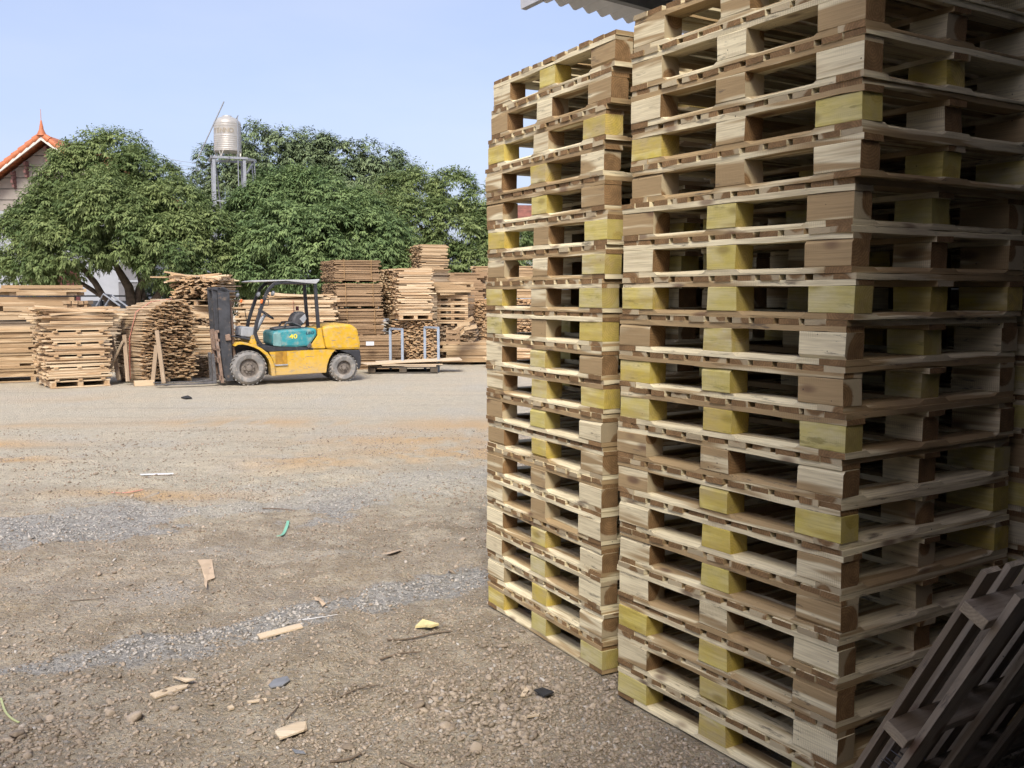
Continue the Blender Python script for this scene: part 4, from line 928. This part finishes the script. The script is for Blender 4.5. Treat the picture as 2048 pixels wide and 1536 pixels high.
tree('longan_tree', 'broad dense longan like tree with forked trunks behind the left piles', b1, T1, lob1, LEAF1, 101)
b2 = at(610, 640, 28.5)
T2 = [(A((600,700,28.5),(605,600,28.4),(590,550,28),(570,500,27.6)), (.16,.14,.11,.05)), (A((610,700,28.6),(615,610,28.5),(650,560,28.2),(690,510,28)), (.14,.12,.10,.05))]
lob2 = [lobe(560,415,68,28.4), lobe(635,412,68,28.4), lobe(505,440,55,28.2), lobe(700,440,66,28.2), lobe(500,490,58,27.4), lobe(575,480,80,27.0), lobe(665,490,80,27.0), lobe(745,480,62,27.6), lobe(785,500,42,27.8), lobe(530,535,58,26.8), lobe(610,540,60,26.6), lobe(690,545,55,26.8), lobe(750,525,45,27.2), lobe(480,545,45,27.4), lobe(600,470,90,29.6), lobe(690,480,80,29.6), lobe(800,520,28,27.6), lobe(610,375,40,28.6), lobe(545,375,36,28.6)]
tree('mango_tree', 'bright green tree with drooping leaves right behind the forklift', b2, T2, lob2, LEAF2, 102, leaf=.13)
b3 = at(890, 640, 33)
T3 = [(A((890,690,33),(890,600,33),(870,520,32.5),(840,450,32.5)), (.2,.18,.14,.06)), (A((895,690,33),(900,600,33),(930,520,33)), (.16,.14,.06))]
lob3 = [lobe(800,395,48,33), lobe(850,395,52,33), lobe(905,395,55,33), lobe(955,425,50,33), lobe(780,440,55,32.5), lobe(840,460,65,32), lobe(910,465,70,32), lobe(975,480,60,32.3), lobe(870,520,60,31.8), lobe(940,530,60,31.8), lobe(1020,500,52,32.6), lobe(810,510,50,32), lobe(1000,550,50,32), lobe(880,560,50,31.6), lobe(1060,520,50,33), lobe(760,395,36,33.5)]
tree('dense_tree', 'dense dark green tree between the bright tree and the left pallet stack', b3, T3, lob3, LEAF1, 103, clump=.42, per=52, leaf=.14)
for nm, lab, bx, lobs, sd_ in (('distant_tree', 'dark feathery tree just left of the water tank tower', 430, ((425,330,34),(450,350,40),(415,375,34),(455,395,45),(430,420,40),(405,345,20),(475,360,26),(480,410,40)), 104),
    ('distant_tree', 'tall distant tree right of the water tank with a ragged top', 560, ((520,300,42),(575,300,42),(620,292,30),(500,275,22),(555,340,50),(610,335,50),(505,345,45),(590,270,16),(660,310,34),(560,390,55),(520,400,50),(640,375,50)), 105),
    ('distant_tree', 'farther low tree topping the row right of centre', 740, ((690,325,32),(730,320,32),(765,325,28),(800,355,32),(710,360,45),(755,365,45),(820,340,14),(680,380,45),(825,375,28),(770,400,45)), 106)):
    bb = at(bx, 600, 42)
    tree(nm, lab, bb, [(A((bx,640,42),(bx,480,42),(bx+8,400,42)), (.22,.18,.08))], [lobe(a, b, r, 42+((a*7+b*3) % 5)*.4-1) for a, b, r in lobs], LEAF3, sd_, clump=.48, per=40, leaf=.17, nl=6, dens=1.1)
# dark hedge under the trees
bb = at(440, 640, 31.5)
tree('hedge', 'shaded dark hedge growing under the trees behind the piles', bb, [], [lobe(x, y, r, 31.5+(x % 3)*.3) for x, y, r in ((360,590,34),(410,580,40),(460,590,40),(520,580,40),(580,585,40),(640,585,40),(690,590,38),(740,580,40),(790,575,42),(845,590,40),(330,600,26),(300,605,22))], LEAF3, 107, cat='hedge', per=34, leaf=.18)
# ------------------------------------------------------------------ house on the left
HY = 40.0
WALLB = flat('beige_siding', (.29,.26,.23), .8, 0, .06, 2.); WALLW = flat('white_plaster', (.33,.35,.38), .8, 0, .05, 2.); TRIM = flat('pale_barge_board', (.60,.58,.53), .7, 0, .05, 3.)
TILE = flat('orange_roof_tile', (.46,.145,.06), .6, 0, .18, 5.); DOORM = flat('dark_red_door', (.10,.022,.022), .55, 0, .2, 6.); BRK = flat('maroon_bracket', (.20,.10,.09), .7, 0, .2, 9.); GROOV = flat('siding_backing', (.16,.145,.13), .9, 0, .1); DGREY = flat('dark_grey_wall', (.16,.16,.17), .85, 0, .1, 3.)
hx, hz = xz(82, 272, HY); hs = HY/F
H_ = empty('gabled_house', (hx, HY+.72, 0), 0, 'beige and white house with an orange tiled gable behind the left tree', 'house')
hw = 133*hs; sl_ = .74; zE = hz-hw*sl_
def zp(y): return xz(0, y, HY)[1]
zW = zp(418)
mb = MB(); zt_ = zW
while zt_ < hz-.15:
    z1 = min(zt_+.455, hz-.12)
    x0 = min(hw-.12, (hz-.12-zt_)/sl_); x1 = min(hw-.12, (hz-.12-z1)/sl_)
    mb.prism([(-x0, zt_), (x0, zt_), (max(x1, .01), z1-.035), (-max(x1, .01), z1-.035)], 0, .1); zt_ += .455
mb.build('siding', WALLB, H_)
mb = MB(); mb.prism([(-hw+.1, zW), (hw-.1, zW), (hw-.1, zE), (0, hz-.08), (-hw+.1, zE)], .08, 7.5); mb.build('upper_wall', GROOV, H_)
mb = MB(); mb.prism([(-hw-.0, -.1), (hw, -.1), (hw, zW-.01), (-hw, zW-.01)], -.02, 7.5); mb.build('lower_wall', WALLW, H_)
for sg in (-1, 1):
    e = .75; xe = sg*(hw+e); ze = hz-(hw+e)*sl_
    mb = MB(); mb.prism([(0, hz+.02), (xe, ze+.02), (xe, ze-.14), (0, hz-.16)], -.75, -.68); mb.build('barge_board', TRIM, H_)
    rt = MB(); nrow = 12
    for i in range(nrow):      # lapped courses of tile, each a step of its own
        t0, t1 = i/nrow, (i+1.06)/nrow
        a0 = (xe*t0, hz+.09+(ze-hz)*t0+.02); a1 = (xe*t1, hz+.09+(ze-hz)*t1+.05)
        rt.prism([(a0[0], a0[1]-.05), (a1[0], a1[1]-.05), a1, a0], -.62, 7.9)
    rf = rt.build('roof_slope', TILE, H_)
    mb = MB(); nk = 12; dl = Vector((xe, 0, ze-hz)); L_ = dl.length; dn = dl.normalized()
    for i in range(nk):
        p0 = dn*(L_*i/nk); p1 = dn*(L_*(i+1.08)/nk)
        mb.tube([(p0.x, -.66, hz+.06+p0.z), (p1.x, -.66, hz+.07+p1.z)], [.115, .15], 12)
    mb.build('verge_tiles', TILE, rf, smooth=40)
mb = MB(); mb.lathe([(.20, -.06), (.13, .10), (.085, .20), (.075, .30), (.05, .42), (.03, .55), (.012, .57), (.008, 1.0), (.001, 1.01)], (0, -.66, hz+.08), n=16); mb.build('finial', TILE, H_, smooth=35)
for bx_, zt in ((-.95, None), (-1.5, None), (-.06, hz-.28), (.20, hz-.36)):
    x = (bx_*1.0); zt = zt if zt else hz+x*sl_-.22 if x < 0 else zt
    mb = MB()
    for q in range(4): mb.box((x, -.12-.04*(q % 2 == 0), zt-.12-q*.16), (.09, .22+.10*(q % 2 == 0), .13))
    mb.box((x, -.05, zt-.36), (.07, .10, .72)); mb.build('bracket', BRK, H_)
vx, vz = 0.0, zp(343)
vt = MB(); vt.lathe([(.28, -.02), (.28, -.08), (.40, -.08), (.40, -.0)], (vx, 0, vz), 'y', 32); vo_ = vt.build('round_vent', WALLB, H_, smooth=35)
mb = MB()
for q in range(6): z = -.24+q*.096; xw = math.sqrt(max(.001, .28**2-z*z)); mb.box((vx, -.03, vz+z), (2*xw, .04, .05))
mb.build('slats', BRK, vo_)
dx0, dz1 = xz(42, 522, HY); dx1, _ = xz(143, 522, HY)
mb = MB(); mb.box(((dx0+dx1)/2-hx, -.05, dz1/2), (dx1-dx0, .06, dz1)); dr = mb.build('door', DOORM, H_)
mb = MB()
for q in range(5): mb.box((dx0-hx+(dx1-dx0)*(q+.5)/5, -.09, dz1/2), (.04, .03, dz1*.96))
mb.build('ribs', DOORM, dr)
x0, _ = xz(215, 530, HY-.5); x1, zt = xz(262, 522, HY-.5)
mb = MB(); mb.box(((x0+x1)/2-hx, .2, zt/2), (x1-x0, .8, zt)); mb.build('side_wing', DGREY, H_)
mb = MB(); mb.box(((x0+x1)/2-hx, -.22, zp(562)), (x1-x0-.02, .06, .08)); mb.build('sill', WALLW, H_)
TILE2 = flat('weathered_red_tile', (.20,.075,.05), .8, 0, .3, 3.)
# red roofed house far right, seen above the trees and through the stack
for lab, xa, xb, yr, ye, Yh in (('distant house whose red tiled roof peeps over the trees', 650, 800, 366, 440, 60), ('distant red tiled roof house seen through the left pallet stack', 960, 1120, 402, 450, 55)):
    a = at(xa, ye, Yh); b = at(xb, ye, Yh); zr = at(xa, yr, Yh)[2]; w2 = (b[0]-a[0]); t = empty('red_roofed_house', ((a[0]+b[0])/2, Yh, 0), .1, lab, 'house')
    mb = MB(); mb.box((0, 2.5, a[2]/2), (w2*.95, 4.6, a[2])); mb.build('wall', WALLW, t)
    mb = MB(); mb.add([(-w2/2,-.4,a[2]-.1),(w2/2,-.4,a[2]-.1),(w2/2,5.4,a[2]-.1),(-w2/2,5.4,a[2]-.1),(-w2*.36,2.5,zr),(w2*.36,2.5,zr)], [(0,1,5,4),(1,2,5),(2,3,4,5),(3,0,4),(3,2,1,0)]); mb.build('roof', TILE2, t)
# ------------------------------------------------------------------ water tower
TY = 37.0; ts_ = TY/F
tx, tz = xz(456, 308, TY); r_ = 26*ts_
STEEL = flat('stainless_steel', (.47,.45,.41), .4, .35, .08, 3.); GALV = flat('galvanised_steel', (.30,.32,.35), .5, .3, .1, 5.)
WT = empty('water_tower', (tx, TY, 0), .35, 'galvanised steel tower on legs carrying the water tank', 'tower')
def tzp(y): return xz(0, y, TY)[1]
zp_ = tzp(319)
mb = MB()
for y in (-.55, .55): mb.box((0, y, zp_), (1.35, .08, .08))
for x in (-.62, 0, .62): mb.box((x, 0, zp_+.01), (.08, 1.18, .07))
for q in range(7): mb.box((.70+q*.04, .2, zp_-.02), (.03, .9-.06*q, .03))
mb.bar((.62, .55, zp_), (1.0, .15, zp_), .06, .06); mb.bar((.62, -.55, zp_), (1.0, -.1, zp_), .06, .06); mb.bar((.62, -.5, zp_-.55), (.95, .1, zp_-.03), .06, .06)
mb.build('platform', GALV, WT)
for x in (-.55, .55):
    for y in (-.5, .5): mb = MB(); mb.box((x, y, zp_/2), (.11, .10, zp_-.06)); mb.build('leg', GALV, WT)
for a_, b_ in (((-.5, -.5, zp_-.1), (-.25, .5, zp_-2.2)), ((-.5, -.55, zp_-1.6), (.5, -.55, zp_-1.65)), ((.96, .1, zp_), (1.02, .1, zp_-1.2)), ((.88, .1, zp_), (.92, .1, zp_-1.2))): mb = MB(); mb.bar(a_, b_, .045, .045); mb.build('brace', GALV, WT)
TK = empty('water_tank', (tx, TY, zp_+.06), .35, 'ribbed stainless steel water tank on top of the tower', 'water tank')
h = tzp(247)-zp_-.06; z0_ = tzp(302)-zp_-.06
prof = [(r_*.02, z0_-.10), (r_*.6, z0_-.07), (r_*.92, z0_-.03), (r_, z0_)]
nr = 13
for i in range(nr):
    a_ = z0_+(h-z0_)*i/nr; c_ = (h-z0_)/nr
    prof += [(r_, a_+.15*c_), (r_*1.012, a_+.35*c_), (r_*1.012, a_+.6*c_), (r_, a_+.8*c_)] if not 7 <= i <= 10 else [(r_, a_+.3*c_), (r_, a_+.8*c_)]
prof += [(r_, h), (r_*.97, h+.05), (r_*.72, h+.17), (r_*.35, h+.25), (r_*.34, h+.28), (.001, h+.30)]
mb = MB(); mb.lathe(prof, n=40); mb.build('tank_body', STEEL, TK, smooth=50)
mb = MB()
for k in range(4):
    a_ = math.pi/4+k*math.pi/2+.2
    for q in (-.22, .22): mb.bar((r_*.97*math.cos(a_+q), r_*.97*math.sin(a_+q), z0_+.02), (r_*1.02*math.cos(a_), r_*1.02*math.sin(a_), -.02), .035, .03)
n = 28; ring = [(r_*.99*math.cos(2*math.pi*i/n), r_*.99*math.sin(2*math.pi*i/n), z0_-.02) for i in range(n+1)]; mb.tube(ring, .02, 6, cap=False)
mb.build('stand', STEEL, TK)
mb = MB(); mb.tube([(.30, -r_*.8, h+.12), (.36, -r_-.04, h+.22), (.34, -r_-.04, h+.16), (.32, -r_-.04, -.05), (.32, -r_*1.02, -2.4)], .018, 8); mb.build('pipe', GALV, TK, smooth=40)
# embossed lettering wrapped on the tank
LT = flat('embossed_letter', (.39,.34,.26), .5, .3, .05)
for i, ch in enumerate('TENNO'):
    a_ = -math.pi/2-.35+(i-2)*.34-.12
    text(ch, .24, LT, TK, (r_*1.008*math.cos(a_), r_*1.008*math.sin(a_), z0_+(h-z0_)*.68), (R(90), 0, a_+math.pi/2), 'lettering', 0, .006, .004)
# antenna pole
p0 = at(408, 290, TY-1); p1 = at(448, 203, TY-1); pg = p0-(p1-p0)*.3
mb = MB(); mb.tube([Vector(pg), Vector(p1)], .025, 8); tag(mb.build('leaning_pole', GALV, None, smooth=50), 'thin slanting pole rising left of the water tank', 'pole')
for i, yq in enumerate((322, 330, 337)):
    a = at(330, yq-6, 39); b = at(400, yq+5, 39); mb = MB(); mb.tube([Vector(a), Vector((a+b)/2)-Vector((0, 0, .03)), Vector(b)], .008, 5)
    tag(mb.build('power_cable', flat('cable_%s' % 'grey', (.25,.27,.3), .6), None), 'thin overhead cable crossing the sky gap between left tree and water tower', 'cable', 'overhead cables left of the water tower')
# fence and bits behind the piles
FEN = flat('dark_fence_paint', (.03,.035,.045), .6, 0, .2); fy = 31.0
a = at(-60, 600, fy); b = at(360, 600, fy); ft = at(0, 592, fy)[2]
t = empty('metal_fence', ((a[0]+b[0])/2, fy, 0), 0, 'low dark metal fence in front of the house', 'fence'); Lf = b[0]-a[0]
mb = MB()
for z in (.25, ft*.55, ft): mb.box((0, 0, z), (Lf, .04, .05))
mb.build('rails', FEN, t)
for q in range(9): mb = MB(); mb.box((-Lf/2+Lf*q/8, 0, ft/2), (.06, .06, ft+.04)); mb.build('post', FEN, t)
mb = MB(); mb.box((0, .05, ft*.48), (Lf, .012, ft*.86)); mb.build('mesh_panel', flat('grey_panel', (.20,.22,.25), .8, 0, .2, 5.), t)
for lab, pts in (('bent grey metal frame propped over the rear plank pile', ((193,612),(207,588),(240,612))),):
    mb = MB(); q = [Vector(at(x, y, 23.5)) for x, y in pts]; mb.tube(q, .025, 8); q2 = [v+Vector((.05, .35, -.03)) for v in q]; mb.tube(q2, .025, 8); mb.bar(q[1], q2[1], .03, .03); tag(mb.build('bent_pipe', GALV, None), lab, 'pipe')
bx = at(318, 612, 24.5); mb = MB(); mb.box((0, 0, 0), (.42, .05, .36), rnd=.4); tag(mb.build('brown_board', W['grey'], None, tuple(bx)), 'square brown board standing behind the tilted bundle', 'board')
# ------------------------------------------------------------------ litter on the ground
CARD = flat('cardboard', (.50,.38,.26), .9, 0, .12, 12.); SCRAP = W['ply']; GREENP = flat('green_strap', (.22,.52,.36), .5, 0, .1); YSTRAP = flat('lime_strap', (.45,.48,.22), .5, 0, .1); WHP = flat('white_plastic', (.78,.79,.80), .5, 0, .05); BLUP = flat('blue_grey_scrap', (.20,.205,.215), .6, 0, .2); FOAM = flat('yellow_foam', (.66,.56,.28), .9, 0, .15, 30.); STICK = flat('dry_stick', (.16,.12,.085), .9, 0, .3, 20.); ROCKM = smat
def gz(x, y): return float(rough_z(np.array(x), np.array(y)))
def outline(label, pts, mat, name, cat, th=.006, lift=.006, curl=.0):
    w_ = [gp(*q) for q in pts]; cx_ = sum(q[0] for q in w_)/len(w_); cy_ = sum(q[1] for q in w_)/len(w_); n = len(w_)
    ar = sum(w_[i][0]*w_[(i+1)%n][1]-w_[(i+1)%n][0]*w_[i][1] for i in range(n))
    if ar < 0: w_ = w_[::-1]
    zz = [gz(*q)+lift+curl*random.random() for q in w_]; z0 = gz(cx_, cy_)+lift; zz = [max(z, z0-.01) for z in zz]
    th *= .6
    vs = [(q[0]-cx_, q[1]-cy_, z-z0) for q, z in zip(w_, zz)]+[(q[0]-cx_, q[1]-cy_, z-z0+th) for q, z in zip(w_, zz)]
    mb = MB(); mb.add(vs, [tuple(range(n-1, -1, -1)), tuple(range(n, 2*n))]+[(i, (i+1)%n, n+(i+1)%n, n+i) for i in range(n)], rnd=random.random())
    return tag(mb.build(name, mat, None, (cx_, cy_, z0)), label, cat)
outline('torn cardboard piece with a trailing strip on the pale dirt', [(395,1128),(424,1124),(430,1158),(415,1162),(413,1178),(409,1170),(409,1158),(402,1140)], CARD, 'cardboard_piece', 'cardboard', .004, .008, .012)
outline('thin pale slat beside the grey gravel line', [(514,1262),(600,1249),(606,1256),(520,1269)], SCRAP, 'wood_scrap', 'wood scrap', .014)
outline('long pale wood sliver with a rounded end, lower left', [(300,1404),(312,1411),(374,1387),(378,1381),(350,1388),(318,1400)], SCRAP, 'wood_sliver', 'wood scrap', .012)
outline('curved pale bark chip above the long sliver', [(346,1366),(372,1360),(392,1370),(372,1374)], SCRAP, 'wood_chip', 'wood scrap', .008, .008, .02)
outline('broad pale bark slab lying flat near the bottom edge', [(550,1472),(556,1466),(595,1448),(612,1450),(615,1462),(608,1468),(560,1481)], SCRAP, 'bark_slab', 'wood scrap', .012, .01, .015)
outline('flat blue grey stone like scrap, lower centre left', [(537,1376),(548,1367),(575,1364),(580,1370),(566,1379),(542,1381)], BLUP, 'blue_scrap', 'scrap', .010, .008)
outline('crumpled pale yellow foam scrap below the left stack', [(830,1252),(845,1243),(868,1247),(878,1256),(862,1260),(850,1253)], FOAM, 'foam_scrap', 'foam scrap', .018, .008, .02)
outline('white plastic strip lying on the sunny yard', [(280,948),(347,946),(347,950),(282,952)], WHP, 'plastic_strip', 'plastic strip', .01, .012)
outline('pale yellow chip lying by the right gravel heap', [(1040,1388),(1052,1370),(1060,1373),(1050,1388)], SCRAP, 'wood_chip', 'wood scrap', .008)
outline('dark crumpled rubber scrap near the right gravel heap', [(1068,1384),(1085,1378),(1108,1386),(1088,1394)], flat('black_rubber', (.03,.03,.032), .7), 'rubber_scrap', 'scrap', .012, .008, .02)
outline('split pale wood chip right of the gravel heap', [(1042,1442),(1080,1436),(1078,1443),(1050,1447)], SCRAP, 'wood_chip', 'wood scrap', .010)
outline('torn cardboard flakes near the low dirt mound', [(762,1112),(800,1103),(806,1106),(780,1116)], CARD, 'cardboard_flake', 'cardboard', .004, .008, .01)
outline('ragged cardboard shred above the grey gravel line', [(628,1194),(640,1196),(652,1206),(645,1210),(638,1203),(630,1200)], CARD, 'cardboard_shred', 'cardboard', .004, .01, .015)
outline('narrow pale splinter left of the blue grey scrap', [(494,1409),(533,1404),(534,1408),(496,1413)], SCRAP, 'wood_splinter', 'wood scrap', .008)
outline('small blue scrap near the bottom edge', [(584,1500),(606,1504),(612,1509),(590,1508)], BLUP, 'blue_scrap', 'scrap', .006)
outline('pale chip on the ground just below the gravel line', [(455,1420),(464,1415),(469,1421),(460,1424)], SCRAP, 'wood_chip', 'wood scrap', .014)
outline('black scrap lying on the bright yard before the forklift', [(362,796),(376,793),(384,797),(372,798)], flat('black_plastic', (.02,.02,.02), .6), 'black_scrap', 'scrap', .03, .01)
def strip(label, pts, r, mat, name, cat, flatn=False):
    q = []
    for i, p in enumerate(pts): x, y = gp(*p); q.append(Vector((x, y, gz(x, y)+r*.8+.004)))
    # resample smoothly
    s = []
    for i in range(len(q)-1):
        p0, p1, p2, p3 = q[max(0, i-1)], q[i], q[i+1], q[min(len(q)-1, i+2)]
        for t in np.linspace(0, 1, 5)[:-1]: s.append(.5*((2*p1)+(-p0+p2)*t+(2*p0-5*p1+4*p2-p3)*t*t+(-p0+3*p1-3*p2+p3)*t**3))
    s.append(q[-1]); mb = MB()
    if flatn:
        for a, b in zip(s[:-1], s[1:]): mb.bar(a, b+(b-a)*.15, r*2, .003)
    else: mb.tube(s, [r*.6*(1-.4*i/len(s)) for i in range(len(s))], 7)
    return tag(mb.build(name, mat, None, smooth=60), label, cat)
strip('curved green plastic strap lying on the dirt', [(556,1076),(566,1062),(573,1047),(576,1036)], .011, GREENP, 'green_strap', 'strap', True)
strip('lime green plastic strap at the left photo edge', [(2,1402),(10,1430),(22,1444),(38,1452)], .004, YSTRAP, 'lime_strap', 'strap', True)
strip('pale thin strip beside the grey gravel line', [(596,1238),(630,1238),(675,1229)], .004, WHP, 'pale_strip', 'strip')
strip('thin pinkish strap half buried in the yard', [(222,986),(250,984),(285,980)], .008, PINK, 'pink_strap', 'strap', True)
for lab, pts, r in (('long dark stick below the left pallet stack', ((775,1285),(820,1275),(862,1266),(905,1262)), .009), ('dark forked twig left of the gravel heap', ((760,1318),(800,1309),(840,1302)), .010), 
    ('dark stick at the very bottom edge', ((660,1534),(700,1526),(722,1516)), .010), ('small forked twig on the left dirt', ((140,1203),(180,1196),(210,1192)), .005), ('long thin root lying right of the blue grey scrap', ((680,1395),(720,1380),(760,1370)), .006), ('dark twig beside the broad bark slab', ((572,1440),(590,1425),(606,1402)), .006),
    ('thin stick lying on the gravel band', ((525,1014),(560,1014),(585,1016)), .010), ('dark bark strip at the bottom centre', ((800,1522),(840,1534),(880,1540)), .012), ('pale dry stem near the foot of the left stack', ((975,1340),(1000,1365),(1020,1390)), .004)):
    strip(lab, pts, r, BLUP if 'bluish' in lab else STICK, 'stick', 'stick')
# single larger rocks one can pick out
for i, (x, y, r, lab) in enumerate(((697,1497,.036,'angular tan rock right of the broad bark slab'), (270,1448,.05,'largest dark rock of the lower left earth mound'), (222,1445,.032,'pale rock on the lower left earth mound'), (38,1478,.042,'brown rock in the lower left corner'), (160,1476,.026,'small rounded rock below the lower left mound'), (925,1080,.045,'pale tan rock left of the left stack foot'),
    (905,1142,.030,'pale grey rock above the gravel line right end'), (500,1470,.022,'dark grey pebble left of the broad bark slab'), (517,1480,.020,'greenish pebble beside the dark grey pebble'), (400,1462,.018,'small dark stone left of the two pebbles'), (745,1325,.028,'whitish rock beside the dark forked twig'), (835,1410,.036,'tan rock at the left end of the gravel heap'), (890,1450,.04,'rounded tan rock on the front of the gravel heap'), (1010,1415,.034,'flat brown rock on top of the gravel heap'), (950,1495,.034,'brown rock in front of the gravel heap'), (100,1445,.028,'low brown rock left of the earth mound'), (742,1203,.02,'grey stone at the right end of the gravel line'))):
    wx, wy = gp(x, y); me = stones('rock', np.array([[0., 0., 0.]]), np.array([r*.8]), smat, 50+i)
    o = tag(link('rock', me, None, (wx, wy, gz(wx, wy)+r*.2)), lab, 'rock')
    m = o.modifiers.new('s', 'SUBSURF'); m.subdivision_type = 'SIMPLE'; m.levels = m.render_levels = 1
    m2 = o.modifiers.new('b', 'BEVEL'); m2.width = r*.12; m2.segments = 2
bpy.context.view_layer.update()
